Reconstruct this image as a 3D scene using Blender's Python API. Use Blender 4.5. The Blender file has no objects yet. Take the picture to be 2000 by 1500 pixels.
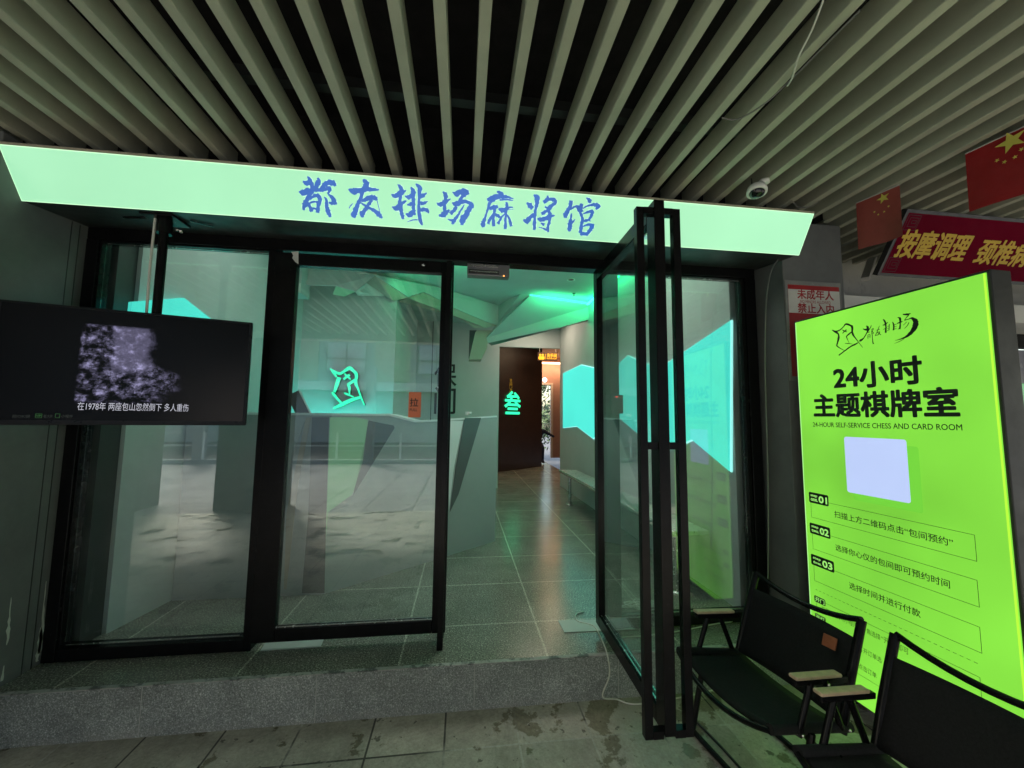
import bpy, math, random
from mathutils import Vector, Matrix
random.seed(7)
SC = bpy.context.scene
COL = SC.collection
R = math.radians

# ---------------------------------------------------------------- camera
F, PITCH, YAW, ROLL = 761.34, 0.0866251, 0.1252190, 0.0113322
CAM = Vector((0.0, -2.4826, 1.5440))
S = 0.234                                   # height of the granite step
fw = Vector((math.sin(YAW)*math.cos(PITCH), math.cos(YAW)*math.cos(PITCH), math.sin(PITCH)))
rt = fw.cross(Vector((0, 0, 1))).normalized(); up = rt.cross(fw)
rt, up = (math.cos(ROLL)*rt + math.sin(ROLL)*up, -math.sin(ROLL)*rt + math.cos(ROLL)*up)
cd = bpy.data.cameras.new("camera"); co = bpy.data.objects.new("camera", cd); COL.objects.link(co)
cd.sensor_width = 36; cd.lens = F/2000*36; cd.clip_start = .02; cd.clip_end = 500
co.matrix_world = Matrix.Translation(CAM) @ Matrix((rt, up, -fw)).transposed().to_4x4()
SC.camera = co
SC.view_settings.view_transform = 'Standard'; SC.view_settings.look = 'None'
EV = 2.8; K = 2**-EV                       # exposed for the shade under the canopy
SC.view_settings.exposure = EV; SC.view_settings.gamma = 1
SC.cycles.use_denoising = True
SC.cycles.max_bounces = 10; SC.cycles.transparent_max_bounces = 24
SC.cycles.sample_clamp_indirect = 4; SC.cycles.caustics_reflective = False
# ---------------------------------------------------------------- world, sun
SUN_EL, SUN_AZ = R(48), R(215)
w = bpy.data.worlds.new("World"); SC.world = w; w.use_nodes = True
nt = w.node_tree; bg = nt.nodes['Background']; sky = nt.nodes.new('ShaderNodeTexSky')
sky.sky_type = 'NISHITA'; sky.sun_disc = False; sky.sun_elevation = SUN_EL; sky.sun_rotation = SUN_AZ
sky.air_density = 1.5; sky.dust_density = 4
nt.links.new(sky.outputs[0], bg.inputs[0]); bg.inputs[1].default_value = 0.10
sl = bpy.data.lights.new("sun", 'SUN'); sl.energy = 1.2; sl.angle = R(12); sl.color = (1, .96, .9)
so = bpy.data.objects.new("sun", sl); COL.objects.link(so)
sd = Vector((math.sin(SUN_AZ)*math.cos(SUN_EL), math.cos(SUN_AZ)*math.cos(SUN_EL), math.sin(SUN_EL)))
so.rotation_euler = sd.to_track_quat('Z', 'Y').to_euler()

# ---------------------------------------------------------------- helpers
def ray(px, py):
    return ((px-1000)/F*rt - (py-750)/F*up + fw)
def at(px, py, ax, val):
    """point of the place on the plane ax = val that the photograph shows at px, py"""
    v = ray(px, py); i = 'xyz'.index(ax); t = (val-CAM[i])/v[i]
    return CAM + t*v
def onplane(px, py, P0, n):
    v = ray(px, py); t = (P0-CAM).dot(n)/v.dot(n); return CAM + t*v

ORG = {}
def org(o): return ORG.get(o.name, Vector((0, 0, 0))) if o else Vector((0, 0, 0))
def thing(name, label, cat, loc=(0, 0, 0), group=None, kind=None):
    o = bpy.data.objects.new(name, None); COL.objects.link(o); o.location = loc
    o.empty_display_size = .1
    ORG[o.name] = Vector(loc); tag(o, label, cat, group, kind); return o
def tag(o, label=None, cat=None, group=None, kind=None):
    if label: o['label'] = label
    if cat: o['category'] = cat
    if group: o['group'] = group
    if kind: o['kind'] = kind
    return o
class MB:
    def __init__(s): s.v = []; s.f = []; s.sm = []
    def add(s, vs, fs, smooth=False):
        b = len(s.v); s.v += [Vector(p) for p in vs]
        for f in fs: s.f.append([b+i for i in f]); s.sm.append(smooth)
        return s
    def hexa(s, c, X, Y, Z):
        c, X, Y, Z = Vector(c), Vector(X), Vector(Y), Vector(Z)
        vs = [c+a*X+b*Y+d*Z for d in (-1, 1) for b in (-1, 1) for a in (-1, 1)]
        fs = [(0, 2, 3, 1), (4, 5, 7, 6), (0, 1, 5, 4), (2, 6, 7, 3), (0, 4, 6, 2), (1, 3, 7, 5)]
        if X.cross(Y).dot(Z) < 0: fs = [f[::-1] for f in fs]
        return s.add(vs, fs)
    def box(s, x0, x1, y0, y1, z0, z1):
        return s.hexa(((x0+x1)/2, (y0+y1)/2, (z0+z1)/2), ((x1-x0)/2, 0, 0), (0, (y1-y0)/2, 0), (0, 0, (z1-z0)/2))
    def bar(s, a, b, w, h, upv=(0, 0, 1)):
        a, b = Vector(a), Vector(b); d = (b-a); L = d.length; d.normalize()
        u = Vector(upv)
        if abs(d.dot(u)) > .98: u = Vector((1, 0, 0))
        side = d.cross(u).normalized(); u = side.cross(d)
        return s.hexa((a+b)/2, d*L/2, side*w/2, u*h/2)
    def tube(s, pts, r, n=10, closed=False):
        pts = [Vector(p) for p in pts]; N = len(pts); rings = []
        pu = None
        for i, p in enumerate(pts):
            a = pts[(i-1) % N] if (i > 0 or closed) else p; b = pts[(i+1) % N] if (i < N-1 or closed) else p
            d = (b-a).normalized()
            u = pu if pu else (Vector((0, 0, 1)) if abs(d.z) < .9 else Vector((1, 0, 0)))
            sd_ = d.cross(u).normalized(); u = sd_.cross(d).normalized(); pu = u
            rr = r[i] if isinstance(r, (list, tuple)) else r
            rings.append([p + rr*(math.cos(2*math.pi*k/n)*sd_ + math.sin(2*math.pi*k/n)*u) for k in range(n)])
        vs = [v for rg in rings for v in rg]; fs = []
        for i in range(N if closed else N-1):
            j = (i+1) % N
            for k in range(n):
                fs.append((i*n+k, j*n+k, j*n+(k+1) % n, i*n+(k+1) % n))
        s.add(vs, fs, True)
        if not closed:
            s.add(rings[0], [tuple(range(n))[::1]]); s.add(rings[-1], [tuple(range(n))[::-1]])
        return s
    def prism(s, pts, off):
        """polygon extruded by the vector off"""
        pts = [Vector(p) for p in pts]; off = Vector(off); n = len(pts)
        nrm = Vector((0, 0, 0))
        for i in range(n): nrm += pts[i].cross(pts[(i+1) % n])
        if nrm.dot(off) < 0: pts = pts[::-1]
        vs = [p for p in pts] + [p+off for p in pts]
        fs = [tuple(range(n))[::-1], tuple(range(n, 2*n))]
        for i in range(n): fs.append((i, (i+1) % n, n+(i+1) % n, n+i))
        return s.add(vs, fs)
    def lathe(s, prof, c, axis=(0, 0, 1), n=28):
        ax = Vector(axis).normalized(); u = ax.orthogonal().normalized(); v = ax.cross(u); c = Vector(c)
        vs = []; fs = []
        for r_, h in prof:
            for k in range(n): vs.append(c+ax*h+r_*(math.cos(2*math.pi*k/n)*u+math.sin(2*math.pi*k/n)*v))
        for i in range(len(prof)-1):
            for k in range(n): fs.append((i*n+k, i*n+(k+1) % n, (i+1)*n+(k+1) % n, (i+1)*n+k))
        return s.add(vs, fs, True)
    def build(s, name, mat, parent=None, bevel=0, **kw):
        o0 = org(parent)
        me = bpy.data.meshes.new(name)
        me.from_pydata([tuple(p-o0) for p in s.v], [], s.f); me.update()
        for p, q in zip(me.polygons, s.sm): p.use_smooth = q
        me.materials.append(mat)
        o = bpy.data.objects.new(name, me); COL.objects.link(o)
        if parent: o.parent = parent
        ORG[o.name] = o0
        if bevel:
            m = o.modifiers.new('bevel', 'BEVEL'); m.width = bevel; m.segments = 2; m.limit_method = 'ANGLE'; m.angle_limit = R(50)
        if kw: tag(o, kw.get('label'), kw.get('cat'), kw.get('group'), kw.get('kind'))
        return o

# ---------------------------------------------------------------- materials
def newmat(name):
    m = bpy.data.materials.new(name); m.use_nodes = True
    return m, m.node_tree, m.node_tree.nodes['Principled BSDF']
def N(nt, t, **kw):
    n = nt.nodes.new('ShaderNode'+t)
    for k, v in kw.items():
        if k[0] == 'i' and k[1:].isdigit(): n.inputs[int(k[1:])].default_value = v
        else: setattr(n, k, v)
    return n
def ramp(nt, fac, stops):
    r = N(nt, 'ValToRGB'); e = r.color_ramp.elements
    while len(e) < len(stops): e.new(.5)
    for el, (p, c) in zip(e, stops): el.position = p; el.color = (*c, 1) if len(c) == 3 else c
    nt.links.new(fac, r.inputs[0]); return r.outputs[0]
def mix(nt, fac, a, b, mode='MIX'):
    m = N(nt, 'MixRGB', blend_type=mode)
    for i, v in ((0, fac), (1, a), (2, b)):
        if hasattr(v, 'is_linked'): nt.links.new(v, m.inputs[i])
        else: m.inputs[i].default_value = v if i == 0 else (*v, 1)
    return m.outputs[0]
def coords(nt, scale=(1, 1, 1), kind='Object', rot=(0, 0, 0)):
    tc = N(nt, 'TexCoord'); mp = N(nt, 'Mapping'); mp.inputs[3].default_value = scale; mp.inputs[2].default_value = rot
    nt.links.new(tc.outputs[kind], mp.inputs[0]); return mp.outputs[0]
def noise(nt, vec, scale, detail=6, rough=.6):
    n = N(nt, 'TexNoise'); n.inputs['Scale'].default_value = scale; n.inputs['Detail'].default_value = detail
    n.inputs['Roughness'].default_value = rough
    nt.links.new(vec, n.inputs['Vector']); return n.outputs[0]
def bump(nt, h, bsdf, strength=.2, dist=.01):
    b = N(nt, 'Bump'); b.inputs[0].default_value = strength; b.inputs[1].default_value = dist
    nt.links.new(h, b.inputs['Height']); nt.links.new(b.outputs[0], bsdf.inputs['Normal'])

def paint(name, c, rough=.5, var=.12, scale=6, metal=0, bmp=.05, dirt=None, spec=.5):
    m, nt, b = newmat(name); v = coords(nt)
    n1 = noise(nt, v, scale, 8, .65)
    lo = tuple(x*(1-var) for x in c); hi = tuple(min(1, x*(1+var)) for x in c)
    col = ramp(nt, n1, [(.3, lo), (.7, hi)])
    if dirt:
        n2 = noise(nt, coords(nt, (1, 1, .35)), dirt[1], 10, .75)
        msk = ramp(nt, n2, [(dirt[2], (0, 0, 0)), (dirt[3], (1, 1, 1))])
        col = mix(nt, msk, col, dirt[0])
    nt.links.new(col, b.inputs['Base Color'])
    b.inputs['Metallic'].default_value = metal; b.inputs['Specular IOR Level'].default_value = spec
    rr = ramp(nt, noise(nt, v, scale*3, 4), [(.3, (rough*.85,)*3), (.7, (min(1, rough*1.15),)*3)])
    nt.links.new(rr, b.inputs['Roughness'])
    if bmp: bump(nt, noise(nt, v, 60, 4), b, bmp, .004)
    return m
def emis(name, c, s=1.0, var=0.0, scale=2, rough=.4, base=None):
    m, nt, b = newmat(name)
    b.inputs['Base Color'].default_value = (*(base or tuple(min(.8, x*.5) for x in c)), 1); b.inputs['Roughness'].default_value = rough
    b.inputs['Emission Color'].default_value = (*c, 1); b.inputs['Emission Strength'].default_value = s*K
    if var:
        v = coords(nt); n = noise(nt, v, scale, 3, .5)
        nt.links.new(ramp(nt, n, [(.3, tuple(x*(1-var) for x in c)), (.7, tuple(x*(1+var) for x in c))]), b.inputs['Emission Color'])
    return m
def glassmat(name, tint=(.92, .975, .96), ior=1.52, boost=1.7, dirt=.02):
    m, nt, b = newmat(name); nt.nodes.remove(b)
    out = nt.nodes['Material Output']
    t = N(nt, 'BsdfTransparent'); t.inputs[0].default_value = (*tint, 1)
    g = N(nt, 'BsdfGlossy'); g.inputs['Roughness'].default_value = .0; g.inputs[0].default_value = (.95, 1, .98, 1)
    fr = N(nt, 'Fresnel'); ge = N(nt, 'NewGeometry'); mr = N(nt, 'MapRange')
    mr.inputs[3].default_value = ior; mr.inputs[4].default_value = 1/ior     # same reflectance at both faces of the thin sheet
    nt.links.new(ge.outputs['Backfacing'], mr.inputs[0]); nt.links.new(mr.outputs[0], fr.inputs[0])
    mu = N(nt, 'Math', operation='MULTIPLY', use_clamp=True); mu.inputs[1].default_value = boost
    nt.links.new(fr.outputs[0], mu.inputs[0])
    mx = N(nt, 'MixShader'); nt.links.new(mu.outputs[0], mx.inputs[0]); nt.links.new(t.outputs[0], mx.inputs[1]); nt.links.new(g.outputs[0], mx.inputs[2])
    d = N(nt, 'BsdfDiffuse'); d.inputs[0].default_value = (.5, .5, .5, 1)
    mx2 = N(nt, 'MixShader')
    dn = ramp(nt, noise(nt, coords(nt), 3, 8, .7), [(.45, (0, 0, 0)), (.8, (dirt*3,)*3)])
    nt.links.new(dn, mx2.inputs[0]); nt.links.new(mx.outputs[0], mx2.inputs[1]); nt.links.new(d.outputs[0], mx2.inputs[2])
    nt.links.new(mx2.outputs[0], out.inputs[0]); return m
def tiles(name, cols, bw, bh, off, mortar, mcol, rough, speck=0, stain=None, loc=(0, 0, 0), bmp=.4, squash=0, rvar=.15):
    """granite or paver sheet: brick grid, grain, stains"""
    m, nt, b = newmat(name); tc = N(nt, 'TexCoord'); mp = N(nt, 'Mapping'); nt.links.new(tc.outputs['Object'], mp.inputs[0]); mp.inputs[1].default_value = loc
    v = mp.outputs[0]
    br = N(nt, 'TexBrick'); br.offset = off; br.offset_frequency = 2; br.squash = 1
    nt.links.new(v, br.inputs['Vector']); br.inputs['Scale'].default_value = 1
    br.inputs['Color1'].default_value = (*cols[0], 1); br.inputs['Color2'].default_value = (*cols[1], 1); br.inputs['Mortar'].default_value = (*mcol, 1)
    br.inputs['Mortar Size'].default_value = mortar; br.inputs['Brick Width'].default_value = bw; br.inputs['Row Height'].default_value = bh
    br.inputs['Mortar Smooth'].default_value = .05
    col = br.outputs[0]
    n1 = noise(nt, v, 2.2, 10, .7); col = mix(nt, .75, col, ramp(nt, n1, [(.25, (.55, .55, .55)), (.75, (1.35, 1.35, 1.3))]), 'MULTIPLY')
    if speck:
        n2 = noise(nt, v, speck, 2, .8)
        col = mix(nt, 1, col, ramp(nt, n2, [(.36, (.35, .36, .35)), (.5, (.85, .87, .85)), (.6, (1.15, 1.15, 1.12)), (.68, (2.9, 2.9, 2.8))]), 'MULTIPLY')
    rr = ramp(nt, noise(nt, v, 5, 8, .7), [(.3, (rough-rvar,)*3), (.7, (rough+rvar,)*3)])
    if stain:
        n3 = noise(nt, v, stain[1], 12, .72)
        ms = ramp(nt, n3, [(stain[2], (0, 0, 0)), (stain[3], (1, 1, 1))])
        col = mix(nt, ms, col, stain[0])
        n4 = noise(nt, v, 14, 6, .7); ms2 = ramp(nt, n4, [(.66, (0, 0, 0)), (.7, (.6, .6, .6))])
        col = mix(nt, ms2, col, (.02, .018, .014))
    nt.links.new(col, b.inputs['Base Color']); nt.links.new(rr, b.inputs['Roughness'])
    h = mix(nt, .5, br.outputs[1], noise(nt, v, 90, 3))
    inv = N(nt, 'Invert'); nt.links.new(br.outputs[1], inv.inputs[1])
    bump(nt, mix(nt, .12, inv.outputs[0], noise(nt, v, 70, 5)), b, bmp, .004)
    return m

M = {}
M['black'] = paint('black_aluminium', (.007, .007, .0075), .24, .25, 20, 0, .0, spec=.13)
M['black_sat'] = paint('black_painted_board', (.022, .024, .024), .45, .25, 4, 0, .05)
M['reveal'] = paint('grey_render', (.125, .134, .13), .7, .18, 3, 0, .12, ((.34, .34, .33), 5, .70, .74))
M['room'] = paint('white_interior_paint', (.52, .54, .53), .6, .05, 2, 0, .02)
M['ceil'] = paint('interior_ceiling_paint', (.50, .52, .51), .7, .05, 2, 0, .02)
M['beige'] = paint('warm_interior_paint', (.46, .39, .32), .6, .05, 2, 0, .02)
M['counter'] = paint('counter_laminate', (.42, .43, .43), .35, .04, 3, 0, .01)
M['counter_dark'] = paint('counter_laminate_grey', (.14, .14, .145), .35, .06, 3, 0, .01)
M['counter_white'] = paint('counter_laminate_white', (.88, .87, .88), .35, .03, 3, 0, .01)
M['counter_green'] = emis('backlit_green_panel', (.20, .55, .22), .16, base=(.35, .5, .35))
M['brown'] = paint('dark_brown_wall', (.022, .009, .005), .45, .3, 5, 0, .05)
M['pink'] = paint('hall_wall', (.30, .17, .13), .5, .1, 5, 0, .05)
M['slat'] = paint('slat_paint', (.36, .375, .29), .5, .14, 3, 0, .06, ((.12, .11, .09), 9, .70, .76))
M['void'] = paint('plenum_black', (.008, .008, .008), .9, .3, 3)
M['white'] = paint('white_plastic', (.72, .73, .70), .35, .05, 5)
M['whitewall'] = paint('neighbour_white_wall', (.70, .72, .66), .6, .1, 3, 0, .05, ((.28, .29, .27), 4, .6, .7))
M['steel'] = paint('brushed_steel', (.55, .55, .53), .25, .15, 15, 1, .03)
M['wood'] = paint('arm_wood', (.58, .43, .28), .45, .15, 30, 0, .05)
M['fabric'] = paint('black_canvas', (.011, .012, .012), .85, .3, 120, 0, .5, spec=.25)
M['leather'] = paint('tan_leather', (.33, .10, .035), .6, .2, 30, 0, .1)
M['signface'] = emis('sign_film', (.365, .77, .475), 1.0, .08, .9)
M['signink'] = emis('sign_blue_ink', (.025, .12, .40), 1.0, .12, 8, base=(.05, .1, .4))
M['signhalo'] = emis('sign_white_edge', (.58, .95, .72), 1.0)
M['lime'] = emis('lightbox_film', (.225, .70, .055), 1.0, .24, 1.1)
M['limedark'] = emis('lightbox_print_shadow', (.165, .60, .045), 1.0)
M['paleg'] = emis('pale_lightbox_film', (.16, .42, .20), 1.0, .06)
M['ink'] = paint('print_black', (.012, .02, .012), .5, .1, 10)
M['limetext'] = emis('lightbox_reversed_text', (.35, .85, .18), .9)
M['card'] = emis('white_card', (.48, .58, .90), 1.0, .04)
M['badge'] = emis('green_badge', (.10, .55, .28), .9)
M['cyan'] = emis('cyan_panel', (.075, .76, .66), 1.0, .05, 1.2)
M['cyanedge'] = emis('cyan_panel_edge', (.40, 1.0, .95), 1.15)
M['led'] = emis('green_led', (.015, 1.0, .30), 13.0)
M['ledcore'] = emis('green_led_core', (.06, 1.0, .5), 2.2)
M['ledtube'] = emis('neon_acrylic', (.03, 1.0, .50), 1.15)
M['warmled'] = emis('warm_led', (1, .55, .28), 9.0)
M['hotlamp'] = emis('white_lamp', (1, .92, .85), 5.0)
M['neonside'] = paint('letter_side', (.02, .12, .06), .4)
M['wc'] = emis('amber_letters', (1.0, .46, .02), 1.5)
M['wcback'] = paint('sign_dark_back', (.06, .015, .006), .4)
M['orange'] = paint('pull_label_orange', (.75, .20, .09), .5, .08, 6)
M['inkblack'] = paint('ink_black', (.01, .01, .01), .5)
M['red'] = paint('red_cloth', (.27, .005, .007), .75, .18, 5, 0, .1)
M['redfade'] = paint('faded_red_cloth', (.27, .055, .042), .75, .25, 3, 0, .1)  # bleached cloth of the small flag, paler in itself
M['bannerred'] = paint('banner_film', (.13, .003, .016), .85, .15, 2, spec=.05)
M['yellow'] = paint('gold_letters', (.60, .42, .06), .6, .1, 8, spec=.2)
M['yellowstar'] = paint('yellow_star', (.62, .56, .10), .6)
M['signwhite'] = paint('notice_white', (.62, .63, .58), .4)
M['noticered'] = paint('notice_red', (.36, .012, .016), .4)
M['clear'] = glassmat('clear_acrylic', (.9, .95, .93), 1.45, 1.0)
M['glass'] = glassmat('window_glass')
M['reader'] = paint('reader_plastic', (.016, .017, .018), .3)
M['redled'] = emis('red_led', (1, .03, .02), 2.5)
M['orangeled'] = emis('orange_led', (1, .35, .08), 3)
M['lens'] = paint('dark_lens', (.01, .01, .012), .08)
M['cable'] = paint('white_cable', (.62, .62, .56), .5)
M['blackcable'] = paint('black_cable', (.02, .02, .02), .5)
M['greycable'] = paint('grey_cable', (.16, .16, .15), .6)
M['granite'] = tiles('step_granite', [(.26, .25, .22), (.225, .222, .20)], .8, .6, 0, .006, (.5, .48, .42), .21, 120, bmp=.01, rvar=.04, loc=(.304, -.12, 0))
M['riser'] = None
def paver_mat():
    m, nt, b = newmat('pavement_tiles'); tc = N(nt, 'TexCoord'); mp = N(nt, 'Mapping'); nt.links.new(tc.outputs['Object'], mp.inputs[0]); mp.inputs[1].default_value = (-.304, .249, 0)
    v = mp.outputs[0]; br = N(nt, 'TexBrick'); br.offset = 0; nt.links.new(v, br.inputs['Vector']); br.inputs['Scale'].default_value = 1
    br.inputs['Color1'].default_value = (.43, .41, .34, 1); br.inputs['Color2'].default_value = (.31, .295, .245, 1); br.inputs['Mortar'].default_value = (.05, .047, .038, 1)
    br.inputs['Mortar Size'].default_value = .005; br.inputs['Brick Width'].default_value = .355; br.inputs['Row Height'].default_value = .262
    pale = ramp(nt, noise(nt, v, 1.1, 4), [(.48, (0,)*3), (.56, (1,)*3)])        # some joints are filled with pale mortar
    jc = mix(nt, pale, (.05, .047, .038), (.42, .41, .36)); nt.links.new(jc, br.inputs['Mortar'])
    col = br.outputs[0]
    col = mix(nt, .85, col, ramp(nt, noise(nt, v, 3.3, 12, .72), [(.28, (.45, .44, .40)), (.5, (.95, .95, .93)), (.74, (1.5, 1.5, 1.5))]), 'MULTIPLY')
    col = mix(nt, .5, col, ramp(nt, noise(nt, v, 55, 4, .8), [(.35, (.6,)*3), (.65, (1.35,)*3)]), 'MULTIPLY')
    wet = ramp(nt, noise(nt, v, 3.1, 9, .62), [(.56, (0,)*3), (.585, (1,)*3)])
    dust = ramp(nt, noise(nt, v, 2.3, 14, .78), [(.55, (0,)*3), (.63, (.75,)*3)])
    col = mix(nt, dust, col, (.40, .385, .34))
    spots = ramp(nt, noise(nt, v, 17, 5, .6), [(.645, (0,)*3), (.665, (.8,)*3)])
    col = mix(nt, spots, col, (.06, .055, .04))
    col = mix(nt, wet, col, mix(nt, 1, col, (.55, .53, .47), 'MULTIPLY'))
    nt.links.new(col, b.inputs['Base Color'])
    rg = mix(nt, wet, ramp(nt, noise(nt, v, 6, 8), [(.3, (.42,)*3), (.7, (.62,)*3)]), (.16,)*3); nt.links.new(rg, b.inputs['Roughness'])
    inv = N(nt, 'Invert'); nt.links.new(br.outputs[1], inv.inputs[1]); bump(nt, mix(nt, .2, inv.outputs[0], noise(nt, v, 25, 8, .7)), b, .4, .004)
    return m
M['paver'] = paver_mat()
M['tvbody'] = paint('tv_plastic', (.008, .008, .009), .3, spec=.25)
M['leaf'] = paint('leaf_green', (.05, .085, .03), .6, .5, 12)
M['bark'] = paint('bark', (.09, .065, .045), .85, .3, 20)
M['asphalt'] = paint('asphalt', (.06, .06, .06), .85, .2, 8)
M['facade'] = paint('ochre_facade', (.42, .36, .24), .8, .12, 1.5)
M['facade2'] = paint('grey_facade', (.35, .36, .36), .8, .12, 1.5)
M['curtain'] = paint('window_curtain', (.55, .56, .58), .6, .2, 12)
M['skin'] = paint('skin', (.45, .28, .2), .5)
M['navy'] = paint('navy_cloth', (.012, .018, .05), .8)
M['flagpole'] = paint('plastic_line', (.4, .4, .38), .5)

# ---- riser material: coarse granite with a vertical seam grid
def riser_mat():
    m, nt, b = newmat('riser_granite'); v = coords(nt)
    n2 = noise(nt, v, 150, 3, .8)
    c = ramp(nt, n2, [(.34, (.13, .14, .132)), (.47, (.24, .255, .242)), (.58, (.35, .366, .35)), (.67, (.75, .76, .74))])
    n1 = noise(nt, v, 3, 8, .7); c = mix(nt, .8, c, ramp(nt, n1, [(.3, (.6, .6, .6)), (.7, (1.3, 1.3, 1.28))]), 'MULTIPLY')
    sx = N(nt, 'SeparateXYZ'); nt.links.new(v, sx.inputs[0])
    a = N(nt, 'Math', operation='ADD'); a.inputs[1].default_value = 10.307; nt.links.new(sx.outputs[0], a.inputs[0])
    mo = N(nt, 'Math', operation='MODULO'); mo.inputs[1].default_value = .8; nt.links.new(a.outputs[0], mo.inputs[0])
    lt = N(nt, 'Math', operation='LESS_THAN'); lt.inputs[1].default_value = .004; nt.links.new(mo.outputs[0], lt.inputs[0])
    c = mix(nt, lt.outputs[0], c, (.42, .42, .38))
    # lime deposit near the foot
    n5 = noise(nt, coords(nt, (1, 1, 3)), 6, 9, .75)
    gz = ramp(nt, sx.outputs[2], [(.0, (1, 1, 1)), (.06, (0, 0, 0))])
    c = mix(nt, mix(nt, 1, gz, ramp(nt, n5, [(.45, (0, 0, 0)), (.6, (.6, .6, .6))]), 'MULTIPLY'), c, (.30, .29, .26))
    nt.links.new(c, b.inputs['Base Color']); b.inputs['Roughness'].default_value = .55
    bump(nt, n2, b, .12, .002); return m
M['riser'] = riser_mat()

# ---------------------------------------------------------------- lettering
def text_mesh(txt, off=0.0):
    cu = bpy.data.curves.new('t', 'FONT'); cu.body = txt; cu.size = 1; cu.offset = off; cu.resolution_u = 3
    ob = bpy.data.objects.new('t', cu); COL.objects.link(ob)
    dg = bpy.context.evaluated_depsgraph_get(); me = bpy.data.meshes.new_from_object(ob.evaluated_get(dg))
    vs = [v.co.copy() for v in me.vertices]; fs = [tuple(p.vertices) for p in me.polygons]
    bpy.data.objects.remove(ob); bpy.data.curves.remove(cu); bpy.data.meshes.remove(me)
    if not vs: return [], [], (0, 0, 1, 1)
    x0 = min(v.x for v in vs); x1 = max(v.x for v in vs); y0 = min(v.y for v in vs); y1 = max(v.y for v in vs)
    return vs, fs, (x0, y0, x1, y1)
class Face:
    """a flat sheet in the place: origin P, in-plane axes U, V (unit), normal towards the viewer"""
    def __init__(s, P, U, V):
        s.P = Vector(P); s.U = Vector(U).normalized(); n = s.U.cross(Vector(V)).normalized(); s.V = n.cross(s.U); s.n = n
    def uv(s, px, py):
        q = onplane(px, py, s.P, s.n)-s.P; return q.dot(s.U), q.dot(s.V)
    def pt(s, u, v, h=0): return s.P+u*s.U+v*s.V+h*s.n
    def text(s, mb, txt, u0, v0, u1, v1, h=.001, off=0.0, shear=0):
        vs, fs, (x0, y0, x1, y1) = text_mesh(txt)
        if not vs: return mb
        sx = (u1-u0)/(x1-x0); sy = (v1-v0)/(y1-y0)
        bo = off*.55*sy
        for i, (a, c) in enumerate([(0, 0)] if not off else [(0, 0), (-1, -1), (1, 1), (-1, 1), (1, -1), (0, 1.2), (0, -1.2), (1.2, 0), (-1.2, 0)]):
            mb.add([s.pt(u0+(p.x-x0)*sx+shear*(p.y-y0)*sy+a*bo, v0+(p.y-y0)*sy+c*bo, h+i*.00003) for p in vs], fs)
        return mb
    def rect(s, mb, u0, v0, u1, v1, h=.001, th=0):
        if th: return mb.prism([s.pt(u0, v0, h), s.pt(u1, v0, h), s.pt(u1, v1, h), s.pt(u0, v1, h)], s.n*th)
        return mb.add([s.pt(u0, v0, h), s.pt(u1, v0, h), s.pt(u1, v1, h), s.pt(u0, v1, h)], [(0, 1, 2, 3)])
    def rrect(s, mb, u0, v0, u1, v1, r, h=.001):
        pts = []
        for cu, cv, a0 in ((u1-r, v1-r, 0), (u0+r, v1-r, 90), (u0+r, v0+r, 180), (u1-r, v0+r, 270)):
            for k in range(5): a = R(a0+k*22.5); pts.append(s.pt(cu+r*math.cos(a), cv+r*math.sin(a), h))
        return mb.add(pts, [tuple(range(len(pts)))])
    def outline(s, mb, u0, v0, u1, v1, t, h=.001):
        s.rect(mb, u0, v0, u1, v0+t, h); s.rect(mb, u0, v1-t, u1, v1, h)
        s.rect(mb, u0, v0+t, u0+t, v1-t, h); s.rect(mb, u1-t, v0+t, u1, v1-t, h); return mb
    def stroke(s, mb, pts, h=.001, th=0, rough=0, grow=0):
        """pts: (u, v, width) along a brush stroke, drawn as a ribbon with pointed or ragged ends"""
        P = [(Vector((a, b)), max(wd+grow*2, .0002)) for a, b, wd in pts]
        # catmull-rom resample
        out = []
        n = len(P)
        for i in range(n-1):
            p0 = P[max(i-1, 0)]; p1 = P[i]; p2 = P[i+1]; p3 = P[min(i+2, n-1)]
            for k in range(4):
                t = k/4
                q = .5*((2*p1[0])+(-p0[0]+p2[0])*t+(2*p0[0]-5*p1[0]+4*p2[0]-p3[0])*t*t+(-p0[0]+3*p1[0]-3*p2[0]+p3[0])*t**3)
                out.append((q, p1[1]+(p2[1]-p1[1])*t))
        out.append(P[-1])
        L = []; Rr = []
        for i, (q, wd) in enumerate(out):
            a = out[max(i-1, 0)][0]; b = out[min(i+1, len(out)-1)][0]; d = (b-a)
            d = d.normalized() if d.length > 1e-9 else Vector((1, 0)); nn = Vector((-d.y, d.x))
            e1 = random.uniform(-rough, rough)*wd; e2 = random.uniform(-rough, rough)*wd
            L.append(q+nn*(wd/2+e1)); Rr.append(q-nn*(wd/2+e2))
        for i in range(len(out)-1):
            quad = [L[i], Rr[i], Rr[i+1], L[i+1]]
            pp = [s.pt(c.x, c.y, h) for c in quad]
            if th: mb.prism(pp, s.n*th)
            else: mb.add(pp, [(0, 1, 2, 3)])
        return mb
    def pxstrokes(s, mb, strokes, ox, oy, sc, h=.001, th=0, rough=0, grow=0, dh=.00006, wf=1):
        """strokes traced in an enlarged view of the writing: x, y, width there"""
        for k, st in enumerate(strokes):
            pts = []
            for x, y, wd in st:
                px, py = ox+x/sc, oy+y/sc
                u, v = s.uv(px, py); u2, v2 = s.uv(px+.5, py); kk = math.hypot(u2-u, v2-v)*2
                pts.append((u, v, wd/sc*kk*wf))
            s.stroke(mb, pts, h+k*dh, th, rough, grow)
        return mb

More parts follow.
